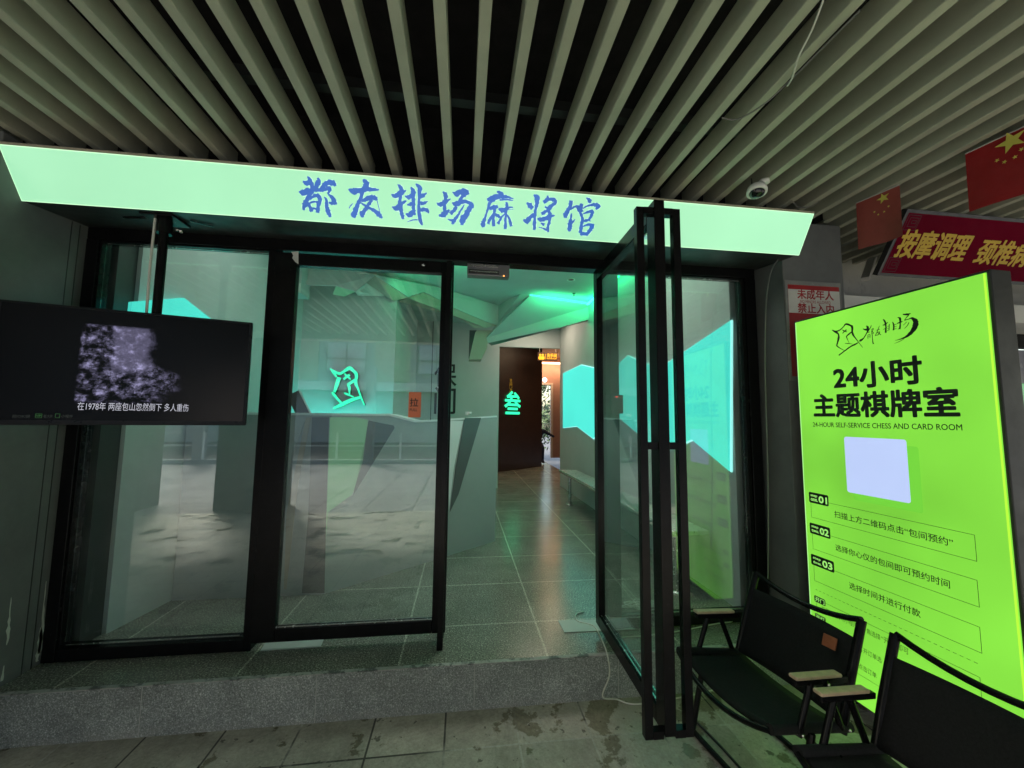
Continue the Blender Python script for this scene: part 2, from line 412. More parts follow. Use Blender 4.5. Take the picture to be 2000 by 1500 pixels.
# ================================================================= GROUND AND STREET
MB().box(-14, 14, -4.3, .3, -.2, 0).build('pavement', M['paver'], kind='structure')
M['plaza'] = tiles('plaza_tiles', [(.25, .245, .24), (.21, .205, .20)], .8, .8, .0, .02, (.10, .10, .095), .75, 0, bmp=.1)
MB().box(-24, 24, -11, -4.3, -.2, 0).build('plaza_paving', M['plaza'], kind='structure')
MB().box(-80, 80, -90, 40, -.9, -.3).build('ground', M['asphalt'], kind='structure')
MB().box(-60, 60, -24, -11, -.296, -.14).build('road', M['asphalt'], kind='structure')
mk = MB()
for i in range(-8, 9): mk.box(i*5-1.2, i*5+1.2, -17.6, -17.45, -.14, -.136)
mk.build('road_marking', M['white'], kind='structure')

# ================================================================= STEP AND INTERIOR FLOOR
ix0, ix1, iy1 = -2.10, 1.96, 10.5
MB().box(-2.30, 2.50, -.250, 11, .012, S).build('step_floor', M['granite'], kind='structure')
rs = thing('step_riser', 'speckled grey granite riser of the long entrance step', 'step', (0, -.25, 0))
MB().box(-2.30, 2.50, -.272, -.2505, 0, S-.004).build('riser_slab', M['riser'], rs)
nz = MB(); nz.box(-2.30, 2.50, -.276, -.2505, S-.0035, S+.0005)
nz.build('worn_edge', paint('worn_granite_edge', (.40, .38, .36), .6, .3, 14, dirt=((.1, .1, .1), 12, .5, .56)), rs)

# ================================================================= STONE WALLS AROUND THE SHOPFRONT
wl = thing('side_wall', 'grey rendered wall with scraped paint streaks left of the shopfront', 'wall', (-2.16, 0, 0))
MB().box(-6.4, -2.165, -.475, .09, 0, 2.86).build('wall_face', M['reveal'], wl, .004)
sc = MB()
fl = Face((-2.165, 0, 0), (0, 1, 0), (0, 0, 1)); fl.n = Vector((1, 0, 0)); fl.V = Vector((0, 0, 1))
def yz(px, py): p = at(px, py, 'x', -2.165); return p.y, p.z
for pts in ([(21, 1167, 1), (19, 1195, 3), (16, 1230, 5), (12, 1260, 2)], [(90, 1135, 1), (85, 1180, 3), (82, 1230, 6), (75, 1270, 9), (72, 1292, 4)], [(7, 1300, 1), (3, 1330, 4)], [(80, 1225, 3), (77, 1275, 7)]):
    q = []
    for x, y, wd in pts: a, b = yz(x, y); q.append((a, b, wd*.0028))
    fl.stroke(sc, q, .0015, 0, .35)
sc.build('paint_scrape', paint('bare_plaster', (.50, .53, .47), .8), wl)
sm = MB()
for yy in (-.075, -.12): sm.box(-2.1655, -2.1635, yy-.002, yy+.002, S, 2.6)
sm.build('seam', M['blackcable'], wl)

wr = thing('pillar_wall', 'grey rendered pillar wall carrying the red notice right of the shopfront', 'wall', (2.3, 0, 0))
MB().box(2.055, 2.50, -.25, .8, 0, 2.86).build('wall_face', M['reveal'], wr, .004)
mb = MB()
f2 = Face((2.1, -.2505, 0), (1, 0, 0), (0, 0, 1))
for x, y0, ln, wd in ((2.20, .95, .38, .013), (2.17, .72, .2, .008)):
    f2.stroke(mb, [(x-2.1, y0, .002), (x-2.097, y0-.1, wd), (x-2.1, y0-ln*.6, wd*.5), (x-2.09, y0-ln, .002)], .001, 0, .35)
mb.build('paint_scrape', paint('bare_plaster_grey', (.5, .5, .5), .8), wr)

# ================================================================= SHOPFRONT FRAME
ZT = 2.615
fx0, fx1 = -2.165, 2.035
fr = thing('shopfront_frame', 'black aluminium frame around the glazed shop entrance', 'shop front', (0, 0, S))
zb, zh = S, 2.545
b = MB()
b.box(fx0, fx1, -.03, .06, zh+.002, ZT)                                  # head
b.build('head_rail', M['black'], fr, .003)
b = MB(); b.box(fx0, fx0+.062, -.032, .06, zb, zh); b.build('post', M['black'], fr, .003)
b = MB(); b.box(fx1-.075, fx1, -.032, .06, zb, zh); b.build('post', M['black'], fr, .003)
b = MB(); b.box(-1.180, -1.143, -.032, .06, zb, zh); b.build('post', M['black'], fr, .003)
b = MB(); b.box(.935, 1.015, -.032, .06, zb, zh); b.build('post', M['black'], fr, .003)
for a, c in ((fx0+.064, -1.182), (1.017, fx1-.077)):
    b = MB(); b.box(a, c, -.03, .055, zb, zb+.062); b.build('bottom_rail', M['black'], fr, .003)
    b = MB(); b.box(a+.030, c-.030, -.012, -.006, zb+.075, zb+.079); b.build('glazing_bead', M['steel'], fr)
    b = MB(); b.box(a+.030, c-.030, -.012, -.006, zh-.020, zh-.014); b.build('glazing_bead', M['steel'], fr)
    b = MB(); g = .03
    e_ = .008 if a < 0 else .026
    b.box(a, a+.008, -.02, .04, zb+.064, zh); b.box(c-e_, c, -.02, .04, zb+.064, zh); b.box(a+.009, c-e_-.001, -.02, .04, zh-.008, zh)
    b.build('inner_bead', M['black'], fr, .002)
for a, c in ((fx0+.073, -1.191), (1.026, fx1-.104)):
    MB().box(a, c, .006, .012, zb+.064, zh-.010).build('pane', M['glass'], fr)
# soffit between frame and sign
sf = thing('entrance_soffit', 'dark painted soffit board under the glowing sign', 'soffit', (0, -.2, 2.6))
MB().prism([(fx0, -.366, 2.578), (fx0, .0, 2.617), (fx0, 0, 2.64), (fx0, -.366, 2.60)], (fx1+.02-fx0, 0, 0)).build('soffit_board', M['black_sat'], sf)

# ================================================================= GLOWING SIGN (leans forward)
P_b = Vector((0, -.37, 2.574)); P_t = Vector((0, -.49, 2.782))
sg = thing('lit_fascia_sign', 'long pale green backlit fascia sign with blue brush lettering above the entrance', 'shop sign', (0, -.4, 2.68))
SF = Face((0, P_b.y, P_b.z), (1, 0, 0), P_t-P_b)
xl, xr = -2.163, 2.062
b = MB(); b.prism([(xl, -.372+.02, 2.586), (xl, -.47, 2.795), (xl, -.30, 2.84), (xl, -.20, 2.62)], (xr-xl, 0, 0))
b.build('sign_case', M['black_sat'], sg)
b = MB(); b.prism([SF.pt(xl, 0), SF.pt(xr, 0), SF.pt(xr, .240), SF.pt(xl, .240)], -SF.n*.012)
b.build('light_panel', M['signface'], sg)
b = MB(); b.prism([SF.pt(xl, .2405), SF.pt(xr, .2405), SF.pt(xr, .252), SF.pt(xl, .252)], -SF.n*.10)
b.build('top_trim', paint('sign_top_trim', (.30, .27, .2), .6), sg)
b = MB()
for v0 in (.0003, .2365): SF.rect(b, xl, v0, xr, v0+.0032, .0008)
SF.rect(b, xl, .004, xl+.0025, .236, .0008); SF.rect(b, xr-.0025, .004, xr, .236, .0008)
b.build('bright_edge', emis('edge_glow_film', (.62, 1.0, .62), 1.15), sg)

A = (580, 330, 9.0909); B_ = (760, 350, 9.0909); C_ = (960, 370, 8.3333)
DU = [[(105, 225, 20), (180, 250, 95), (285, 250, 45)], [(190, 130, 15), (235, 200, 85), (265, 300, 60), (265, 370, 40)],
      [(375, 155, 25), (390, 220, 75), (330, 320, 60), (270, 400, 60), (205, 500, 70), (150, 620, 85), (120, 690, 60), (135, 735, 20)],
      [(35, 400, 15), (110, 425, 110), (220, 385, 80), (320, 370, 55), (430, 385, 50)],
      [(215, 590, 40), (230, 660, 55), (265, 760, 70)], [(235, 545, 25), (310, 480, 45), (385, 485, 80), (410, 560, 70), (375, 660, 55), (375, 780, 60)],
      [(230, 605, 20), (300, 580, 35), (370, 590, 30)], [(240, 730, 40), (310, 700, 35), (380, 740, 55)],
      [(400, 390, 50), (470, 310, 70), (550, 250, 85), (650, 255, 90), (690, 305, 40)], [(420, 385, 40), (500, 370, 45), (590, 340, 60), (570, 410, 40), (550, 450, 20)],
      [(555, 450, 20), (620, 500, 60), (665, 580, 95), (715, 625, 15)], [(565, 600, 20), (620, 610, 50), (680, 620, 35)],
      [(485, 495, 10), (530, 560, 50), (530, 660, 70), (560, 770, 90), (600, 855, 40)], [(225, 515, 8), (280, 420, 14)]]
YOU = [[(915, 360, 15), (1010, 395, 100), (1120, 375, 80), (1250, 365, 70), (1370, 362, 45), (1460, 370, 10)],
       [(1170, 190, 20), (1225, 240, 100), (1230, 300, 110), (1170, 400, 70), (1135, 500, 55), (1090, 620, 60), (1045, 740, 85), (1015, 820, 100), (1040, 865, 30)],
       [(1140, 580, 20), (1220, 540, 65), (1310, 500, 70), (1390, 520, 85), (1420, 560, 30)], [(1330, 540, 60), (1270, 640, 45), (1210, 730, 65), (1160, 800, 95), (1175, 860, 30)],
       [(1120, 590, 12), (1230, 660, 35), (1350, 725, 55), (1450, 800, 85), (1500, 850, 50), (1525, 860, 10)], [(1425, 560, 8), (1460, 700, 8), (1480, 780, 8)], [(1000, 610, 8), (950, 660, 14), (930, 700, 12)]]
PAI = [[(40, 270, 12), (110, 300, 85), (200, 250, 80), (270, 215, 35), (305, 195, 6)], [(150, 95, 15), (210, 150, 75), (215, 230, 70), (195, 340, 55), (200, 460, 60), (210, 560, 65), (235, 650, 65), (250, 710, 40)],
       [(50, 490, 12), (140, 520, 95), (210, 450, 65), (310, 380, 15)], [(385, 140, 20), (430, 210, 85), (430, 320, 60), (430, 450, 60), (440, 560, 65), (455, 640, 30)],
       [(280, 295, 12), (340, 320, 70), (430, 280, 60)], [(320, 450, 15), (370, 450, 50), (420, 410, 40)], [(295, 610, 15), (360, 640, 90), (430, 570, 50)],
       [(470, 85, 15), (540, 150, 80), (540, 260, 60), (530, 400, 50), (530, 540, 50), (545, 680, 70), (575, 780, 60), (600, 790, 20)],
       [(540, 290, 70), (610, 280, 50), (670, 240, 8)], [(540, 330, 30), (600, 320, 20), (640, 300, 6)], [(555, 430, 70), (620, 425, 50), (690, 390, 6)], [(555, 560, 40), (630, 535, 60), (680, 560, 60), (705, 605, 12)], [(325, 755, 6), (420, 725, 14), (510, 720, 16)]]
CH = [[(845, 420, 12), (910, 450, 85), (1000, 400, 70), (1060, 370, 30), (1095, 345, 5)], [(950, 225, 15), (1005, 280, 75), (990, 400, 50), (985, 500, 50), (990, 590, 55)],
      [(880, 640, 15), (950, 640, 95), (1030, 580, 60), (1075, 545, 15)], [(1125, 230, 15), (1200, 260, 80), (1290, 220, 80), (1370, 220, 85), (1415, 270, 30)], [(1370, 250, 70), (1290, 320, 60), (1245, 400, 45)],
      [(1115, 420, 15), (1190, 440, 80), (1300, 405, 60), (1410, 410, 60), (1460, 470, 75), (1420, 540, 80), (1350, 650, 95), (1300, 740, 110), (1300, 815, 40)],
      [(1200, 480, 50), (1150, 550, 55), (1085, 615, 60)], [(1335, 450, 12), (1270, 560, 30), (1210, 660, 45), (1150, 740, 75), (1120, 800, 30)], [(1040, 710, 10), (1100, 730, 30), (1140, 750, 30)]]
MA = [[(85, 35, 15), (150, 65, 70), (150, 110, 70)], [(-76, 150, 12), (-20, 165, 95), (80, 125, 80), (180, 115, 70), (280, 130, 30), (360, 155, 6)], [(130, 175, 20), (230, 165, 22), (350, 180, 10)],
      [(-30, 210, 50), (-55, 300, 35), (-85, 400, 22), (-120, 500, 50), (-136, 560, 85), (-130, 615, 40)], [(-60, 300, 20), (0, 300, 65), (70, 285, 60), (110, 295, 20)],
      [(50, 260, 30), (45, 380, 45), (30, 480, 40), (40, 600, 50)], [(30, 390, 30), (-30, 490, 40), (-60, 560, 45)], [(50, 400, 25), (110, 430, 55), (150, 460, 20)],
      [(110, 320, 20), (190, 340, 80), (270, 300, 35), (350, 290, 6)], [(235, 205, 20), (250, 260, 50), (235, 350, 35), (230, 450, 35), (225, 560, 45), (225, 645, 50)],
      [(220, 390, 18), (160, 460, 25), (100, 560, 50)], [(240, 395, 15), (290, 480, 40), (325, 600, 40)], [(265, 330, 6), (360, 320, 5)]]
JIANG = [[(570, 215, 12), (620, 255, 80), (670, 310, 50)], [(515, 490, 12), (570, 515, 80), (640, 440, 60), (710, 400, 40)], [(685, 85, 15), (740, 140, 80), (735, 240, 60), (710, 350, 40), (705, 450, 45), (700, 570, 55), (695, 660, 40)],
         [(905, 100, 15), (915, 150, 60), (845, 215, 50)], [(920, 170, 25), (1000, 165, 60), (1045, 210, 45), (960, 280, 60), (900, 350, 45), (810, 400, 50)], [(865, 285, 30), (950, 310, 25)],
         [(745, 470, 12), (820, 490, 75), (920, 450, 60), (1030, 420, 8)], [(915, 345, 20), (945, 400, 60), (940, 520, 45), (915, 620, 45), (920, 695, 30)], [(800, 545, 15), (860, 575, 50)], [(900, 665, 35), (830, 630, 14), (765, 615, 8)]]
GUAN = [[(1300, 180, 60), (1285, 250, 55), (1250, 330, 60), (1210, 410, 85), (1200, 465, 40)], [(1290, 320, 25), (1360, 280, 30), (1400, 290, 50), (1440, 380, 40)], [(1300, 390, 20), (1290, 470, 30), (1275, 560, 70), (1270, 640, 75), (1265, 685, 20)],
        [(1280, 570, 35), (1320, 530, 30), (1360, 485, 8)], [(1540, 135, 12), (1590, 175, 65), (1600, 225, 40)], [(1470, 230, 45), (1450, 300, 55), (1460, 370, 60)], [(1480, 310, 15), (1580, 260, 30), (1680, 250, 50), (1740, 280, 75), (1690, 320, 20)],
        [(1440, 380, 40), (1475, 470, 45), (1460, 600, 50), (1440, 710, 60)], [(1490, 400, 15), (1580, 360, 40), (1640, 365, 55), (1620, 430, 40), (1580, 490, 40), (1490, 515, 30)], [(1580, 480, 35), (1605, 520, 15)],
        [(1480, 605, 15), (1560, 575, 30), (1640, 590, 60), (1610, 650, 60), (1550, 720, 60), (1440, 715, 50)]]
for gi, (st, v) in enumerate(((DU, A), (YOU, A), (PAI, B_), (CH, B_), (MA, C_), (JIANG, C_), (GUAN, C_))):
    hb = MB(); SF.pxstrokes(hb, st, *v, h=.0010, rough=.03, grow=.0022, dh=.00002); hb.build('lettering_edge', M['signhalo'], sg)
    ib = MB(); SF.pxstrokes(ib, st, *v, h=.0022, rough=.13, grow=.0010); ib.build('brush_character', M['signink'], sg)

# ================================================================= SLATTED CEILING
ZS = 2.88
def slat(x, y0, y1, wd=.041, hh=.105, m=MB):
    q = MB(); q.box(x-wd/2, x+wd/2, y0, y1, ZS, ZS+hh); return q
grp = 'slats of the canopy ceiling'
k0 = -34
slat_label = 'beige painted timber slat hung in the row above the entrance'
for k in range(k0, 60):
    x = -.103+k*.1475
    if x > 2.5: y0 = .55; lab = 'beige painted timber slat in the row over the red massage banner'
    elif x > 2.06: y0 = -.235; lab = 'beige painted timber slat ending against the grey pillar wall'
    else: y0 = -.27; lab = slat_label
    if x < -5.5 or x > 8.5: continue
    jx = random.uniform(-.003, .003)
    o = slat(x+jx, -4.15, y0, .041, .105).build('ceiling_slat', M['slat'], None, .004)
    o.rotation_euler = (0, 0, R(random.uniform(-.10, .10))); o.location.z = random.uniform(-.002, .002)
    tag(o, lab, 'slat', grp)
for yy in (-.75, -1.5, -2.3, -3.2):
    MB().box(-6, 9, yy-.025, yy+.025, ZS+.135, ZS+.185).build('ceiling_rail', M['black_sat'], None, label='dark cross rail the ceiling slats hang from', cat='ceiling rail', group='cross rails above the slats')
MB().box(-16, 16, -4.25, .6, 3.45, 3.6).build('canopy_slab', M['void'], kind='structure')
MB().box(-16, 16, -4.45, -4.25, 2.80, 3.8).build('canopy_edge_beam', M['whitewall'], kind='structure')
MB().box(-16, 16, .0, .1, 2.95, 3.7).build('wall_above_shopfront', M['void'], kind='structure')

# ================================================================= INTERIOR SHELL
ZC = 3.35
it = thing('interior_room', 'pale faceted shop interior behind the glass', 'room', (0, 4, S))
b = MB(); b.box(-2.30, -2.10, .10, .24, S, 3.45); b.build('side_jamb', M['black_sat'], it)
b = MB(); b.prism([(-2.075, .24, S), (-2.01, .66, S), (-2.01, 2.598, S), (-2.3, 2.598, S), (-2.3, .24, S)], (0, 0, 3.3)); b.build('left_wall', M['room'], it)
b = MB(); b.box(1.93, 2.05, .10, 5.13, S, 3.6); b.build('right_wall', M['room'], it)
b = MB(); b.box(-2.3, 2.3, .062, .12, ZT+.002, 3.6); b.build('front_upstand', M['room'], it)
b = MB(); b.box(-2.3, -.875, 2.6, 2.7, S, 3.6); b.build('sign_wall', M['room'], it)
b = MB(); b.box(-.95, .68, 4.9, 5.0, S, 3.6); b.box(-.975, -.875, 2.702, 4.9, S, 3.6); b.build('back_wall', M['room'], it)
b = MB(); b.box(.58, .68, 5.002, 7.2, S, 3.6); b.build('passage_wall', M['room'], it)
b = MB(); b.box(-2.3, 2.3, .12, 5.2, ZC, ZC+.1); b.build('room_ceiling', M['ceil'], it)
# door outline on back wall
b = MB(); q0 = at(774, 622, 'y', 4.895); q1 = at(841, 790, 'y', 4.895)
b.box(q0.x, q1.x, 4.89, 4.899, q0.z-.012, q0.z); b.box(q0.x, q0.x+.012, 4.89, 4.899, S, q0.z-.0125); b.box(q1.x, q1.x+.012, 4.89, 4.899, S, q0.z-.0125)
b.build('door_seam', M['inkblack'], it)
# characters on back wall
b = MB(); WF = Face((0, 4.894, 0), (1, 0, 0), (0, 0, 1))
for ch, pa, pb in (('保', (848, 755), (892, 710)), ('间', (848, 808), (890, 757))):
    u0, v0 = WF.uv(*pa); u1, v1 = WF.uv(*pb); WF.text(b, ch, u0, v0, u1, v1, .004, .012)
b.build('wall_characters', M['inkblack'], it)
# bulkheads -------------------------------------------------------
def poly(name, pts, mat, parent, th=.02):
    P = [at(x, y, 'y', d) for x, y, d in pts]
    n = Vector((0, 0, 0))
    for i in range(len(P)): n += P[i].cross(P[(i+1) % len(P)])
    n.normalize()
    if n.dot(P[0]-CAM) < 0: n = -n
    return MB().prism(P, n*th).build(name, mat, parent)
bk = thing('faceted_bulkhead', 'folded angular ceiling bulkhead lit green by light strips', 'bulkhead', (0, 3, 3))
poly('green_facet', [(500, 518, 2.3), (656, 518, 2.3), (766, 528, 2.4), (860, 562, 2.9), (890, 572, 3.1), (973, 596, 3.6), (973, 635, 3.6), (950, 628, 3.5), (890, 603, 3.1), (860, 586, 2.9), (828, 570, 2.75), (797, 580, 2.6), (733, 537, 2.35), (694, 569, 2.3), (656, 558, 2.25), (500, 553, 2.2)], M['room'], bk)
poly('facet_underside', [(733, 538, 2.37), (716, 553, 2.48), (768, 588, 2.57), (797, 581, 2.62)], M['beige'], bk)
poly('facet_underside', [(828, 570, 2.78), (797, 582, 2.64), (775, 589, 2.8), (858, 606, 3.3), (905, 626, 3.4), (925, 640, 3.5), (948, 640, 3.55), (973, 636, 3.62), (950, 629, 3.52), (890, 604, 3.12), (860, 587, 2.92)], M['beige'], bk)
poly('facet_strip', [(656, 559, 2.27), (694, 570, 2.32), (672, 579, 2.5), (650, 575, 2.5)], M['counter_green'], bk)
poly('rear_facet', [(694, 570, 2.5), (716, 553, 2.5), (752, 578, 2.56), (700, 578, 2.56)], M['whitewall'], bk)
poly('ridge_facet', [(1027, 524, 2.3), (1062, 525, 2.3), (1027, 560, 2.85), (973, 597, 3.6), (958, 571, 3.2)], M['room'], bk)
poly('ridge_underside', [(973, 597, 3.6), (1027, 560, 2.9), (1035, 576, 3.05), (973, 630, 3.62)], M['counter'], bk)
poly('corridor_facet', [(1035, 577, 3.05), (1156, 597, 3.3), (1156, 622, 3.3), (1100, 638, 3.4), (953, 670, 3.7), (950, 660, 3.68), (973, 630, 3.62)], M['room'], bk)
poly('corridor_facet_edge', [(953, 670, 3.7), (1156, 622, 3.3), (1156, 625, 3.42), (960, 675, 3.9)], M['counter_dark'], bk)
bb = MB()
for pts, y in (([(932, 645), (963, 645), (960, 664), (953, 664), (951, 681), (940, 702), (916, 702), (928, 650)], 3.7),):
    bb.prism([at(x, yy, 'y', y) for x, yy in pts], (0, .25, 0))
bb.build('hanging_bracket', M['beige'], bk)
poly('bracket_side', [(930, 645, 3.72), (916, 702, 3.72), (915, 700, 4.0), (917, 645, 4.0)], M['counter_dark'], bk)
# upper wall over the passage
b = MB(); a0 = at(980, 660, 'y', 5.2); a1 = at(980, 678, 'y', 5.2)
b.box(.683, 2.05, 5.135, 5.2, a1.z, 3.6); b.build('passage_lintel', M['room'], it)
bm_ = thing('ceiling_beam', 'pale ceiling beam crossing above the left window', 'beam', (-1.5, 2.2, 3.0))
xe_ = at(588, 560, 'y', 2.1).x
za, zb2 = at(460, 547, 'y', 2.1).z, at(460, 566, 'y', 2.1).z
MB().box(-2.0, xe_, 2.1, 2.35, zb2, za+.5).build('beam_body', M['ceil'], bm_)
MB().box(-2.0, xe_, 2.085, 2.0995, zb2, za).build('pale_fascia', M['white'], bm_)
# LED strips
def led(name, a, c, r=.011, label='', core='ledcore', grp='green light strips inside'):
    t = thing(name, label, 'light strip', tuple((a+c)/2), grp)
    MB().tube([a, c], r, 8).build('diffuser', M[core], t)
    return t
led('light_strip', at(1035, 575, 'y', 3.03), at(1155, 594, 'y', 3.27), .018, 'bright green light strip along the corridor bulkhead edge')
led('light_strip', at(944, 538, 'y', 2.4), at(958, 569, 'y', 3.1), .011, 'short green light strip on the ceiling below the door magnet')
b = MB(); p = at(1155, 594, 'y', 3.27)
led('light_strip', Vector((1.87, .45, ZC-.05)), Vector((1.87, 3.2, ZC-.05)), .014, 'green light strip in the cove above the right hand cyan panels', core='led')
led('light_strip', at(1035, 573, 'y', 3.05), at(1065, 526, 'y', 2.3), .010, 'green light strip running up the ridge of the bulkhead')
def area(name, loc, rot, sx, sy, e, c, parent=None):
    l = bpy.data.lights.new(name, 'AREA'); l.shape = 'RECTANGLE'; l.size = sx; l.size_y = sy; l.energy = e*K; l.color = c
    o = bpy.data.objects.new(name, l); COL.objects.link(o); o.location = loc; o.rotation_euler = rot
    return o
area('cove_light_right', (1.80, 1.6, ZC-.06), (0, R(-50), 0), .03, 2.8, 7, (.04, 1, .35))
area('cove_light_corridor', (1.5, 3.0, 3.18), (R(150), 0, R(8)), .9, .03, 4, (.04, 1, .35))
led('light_strip', at(640, 490, 'y', 1.9), at(766, 498, 'y', 2.0), .012, 'green light strip above the left end of the folded bulkhead', core='led')
led('light_strip', at(770, 500, 'y', 2.05), at(880, 505, 'y', 2.2), .012, 'green light strip above the middle of the folded bulkhead', core='led')
area('cove_light_left', at(860, 535, 'y', 2.0)+Vector((0, 0, 0)), (R(80), 0, R(-30)), 1.4, .03, 3, (.04, 1, .35))
# ceiling spots: recessed downlights that light the floor and counter
for i, (px, py, e) in enumerate(((1115, 546, 14), (748, 584, 6))):
    p = at(px, py, 'z', ZC-.003)
    dl = thing('downlight', ('small recessed downlight above the corridor next to the sprinkler', 'small recessed downlight in the ceiling above the counter')[i], 'downlight', tuple(p))
    q = MB(); q.lathe([(.05, 0), (.055, -.006), (.042, -.008), (.038, .0)], p+Vector((0, 0, 0))); q.build('trim_ring', M['white'], dl)
    q = MB(); q.lathe([(.0, .001), (.037, .001)], p); q.build('lens', M['hotlamp'] if False else M['lens'], dl)
p = at(1121, 573, 'z', ZC-.003)
sp = thing('sprinkler', 'small dark sprinkler head on the ceiling beside the downlight', 'sprinkler', tuple(p))
q = MB(); q.lathe([(.0, 0), (.022, 0), (.022, -.004), (.006, -.006), (.005, -.03), (.014, -.034), (.0, -.036)], p); q.build('head', M['blackcable'], sp)
def fill_panel(label, x0, x1, y0, y1, z, e, c):  # glowing panel added out of view to brighten the interior
    t = thing('unseen_fill_light', label, 'fill light', ((x0+x1)/2, (y0+y1)/2, z))
    MB().box(x0, x1, y0, y1, z-.03, z).build('housing', M['white'], t)
    MB().box(x0+.02, x1-.02, y0+.02, y1-.02, z-.034, z-.0302).build('diffuser', emis('fill_diffuser', c, e), t)
fill_panel('wide added fill light out of view above the reception counter', -1.8, -.6, .4, 1.3, ZC-.004, 2.3, (.95, 1, .95))
fill_panel('added fill light out of view above the entrance floor', .3, 1.5, .5, 1.3, ZC-.004, 6.0, (1, .95, .90))
fill_panel('added fill light out of view over the corridor', .9, 1.7, 4.0, 4.8, ZC-.004, 6.5, (1, .86, .66))
t = thing('light_strip', 'cyan light strip washing the emblem wall from behind the counter', 'light strip', (-1.4, 2.4, 1.25))
MB().box(-1.98, -.9, 2.36, 2.42, 1.20, 1.23).build('diffuser', emis('cyan_strip', (.08, .80, .72), 9), t)
area('counter_strip_light', (-1.45, 2.30, 1.25), (R(150), 0, 0), 1.1, .05, 6, (.05, .9, .75))
# cyan zigzag panels on the right wall
def wallpanel(name, pts, label, x=1.93, side=-1):
    P = [at(a, c, 'x', x) for a, c in pts]
    t = thing('wall_light', label, 'wall light', tuple(P[0]), 'cyan wall lights')
    off = Vector((side*.02, 0, 0))
    MB().prism(P, off*.7).build('panel_edge', M['cyanedge'], t)
    cen = sum(P, Vector())/len(P)
    Q = [p+(cen-p).normalized()*.012+off*.7 for p in P]
    MB().prism(Q, off*.3).build('glow_face', M['cyan'], t)
    return t
wallpanel('light_panel', [(1101, 729), (1137, 712), (1187, 724), (1205, 706), (1205, 797), (1187, 824), (1161, 858), (1128, 833), (1101, 836)], 'cyan zigzag wall panel seen through the open doorway')
wallpanel('light_panel', [(1206, 714), (1228, 694), (1262, 710), (1300, 712), (1334, 690), (1432, 625), (1431, 922), (1356, 860), (1338, 868), (1310, 878), (1278, 872), (1206, 812)], 'large cyan zigzag wall panel behind the right hand window')
P = [at(258, 590, 'x', -1.985), at(360, 582, 'x', -1.985), at(405, 617, 'x', -1.985)]
t = thing('wall_light', 'cyan angular wall panel behind the television', 'wall light', tuple(P[0]), 'cyan wall lights')
d_ = (P[2]-P[1]).normalized()
MB().prism([P[0], P[1], P[2]+d_*.35, P[2]+d_*.2+Vector((0, 0, -.35)), P[0]+Vector((0, 0, -.62))], (-.02, 0, 0)).build('glow_face', M['cyan'], t)
# steel bench rail
bn = thing('steel_bench', 'low stainless steel bench rail along the corridor wall', 'bench', (1.75, 2, S))
q = MB(); q.box(1.60, 1.88, .35, 3.84, .672, .708); q.build('seat_plate', paint('polished_steel', (.75, .75, .72), .3, .1, 10, .8), bn, .008)
q = MB(); q.tube([(1.60, .35, .69), (1.60, 3.84, .69)], .022, 10); q.build('front_tube', M['steel'], bn)
for yy in (.44, 2.0, 3.46):
    q = MB(); q.tube([(1.66, yy, S+.01), (1.66, yy, .68)], .028, 12); q.lathe([(.0, .012), (.05, .012), (.055, 0)], (1.66, yy, S)); q.build('leg', M['steel'], bn)
# reception counter
ct = thing('reception_counter', 'grey faceted reception counter with angular inlays', 'counter', (-.6, 1, S))
ctop = 1.545
c0 = [(-2.0, .66), (-.99, .66), (.375, 1.783), (.375, 2.3), (-.99, 1.2), (-2.0, 1.2)]
CF1 = 0.66
q = MB(); tp = [at(330, 812, 'y', .66), at(603, 811, 'y', .66), at(694, 811, 'y', .66)]
base = [Vector((x, y, S+.002)) for x, y in c0]
# body with a dipped top edge (valley near the middle of the long facet)
def cz(px, py, yv): return at(px, py, 'y', yv).z
n1 = Vector((-1.0, .66, ctop)); va = at(770, 829, 'y', .93); 
front = [(Vector((-2.0, .66, S)), Vector((-2.0, .66, ctop))), (Vector((-.99, .66, S)), Vector((-.99, .66, ctop))),
         (Vector((-.62, .964, S)), Vector((-.62, .964, 1.548))), (Vector((-.42, 1.129, S)), Vector((-.42, 1.129, 1.492))),
         (Vector((-.25, 1.27, S)), Vector((-.25, 1.27, 1.50))), (Vector((.375, 1.783, S)), Vector((.375, 1.783, 1.548)))]
vs = []; fs = []
for a, c in front:
    vs += [a, c, a+Vector((-.02, .45, 0)), c+Vector((-.02, .45, 0))]
for i in range(len(front)-1):
    j = i*4; fs += [(j, j+4, j+5, j+1), (j+1, j+5, j+7, j+3), (j+2, j+3, j+7, j+6)]
fs += [(0, 1, 3, 2), (len(vs)-4, len(vs)-2, len(vs)-1, len(vs)-3)]
q.add(vs, fs); q.build('counter_body', M['counter'], ct)
q = MB()
for i in range(len(front)-1):
    a, c = front[i][1], front[i+1][1]; q.prism([a+Vector((0, -.008, .0005)), c+Vector((0, -.008, .0005)), c+Vector((0, .45, .0005)), a+Vector((0, .45, .0005))], (0, 0, .018))
q.build('counter_top', M['counter_white'], ct)
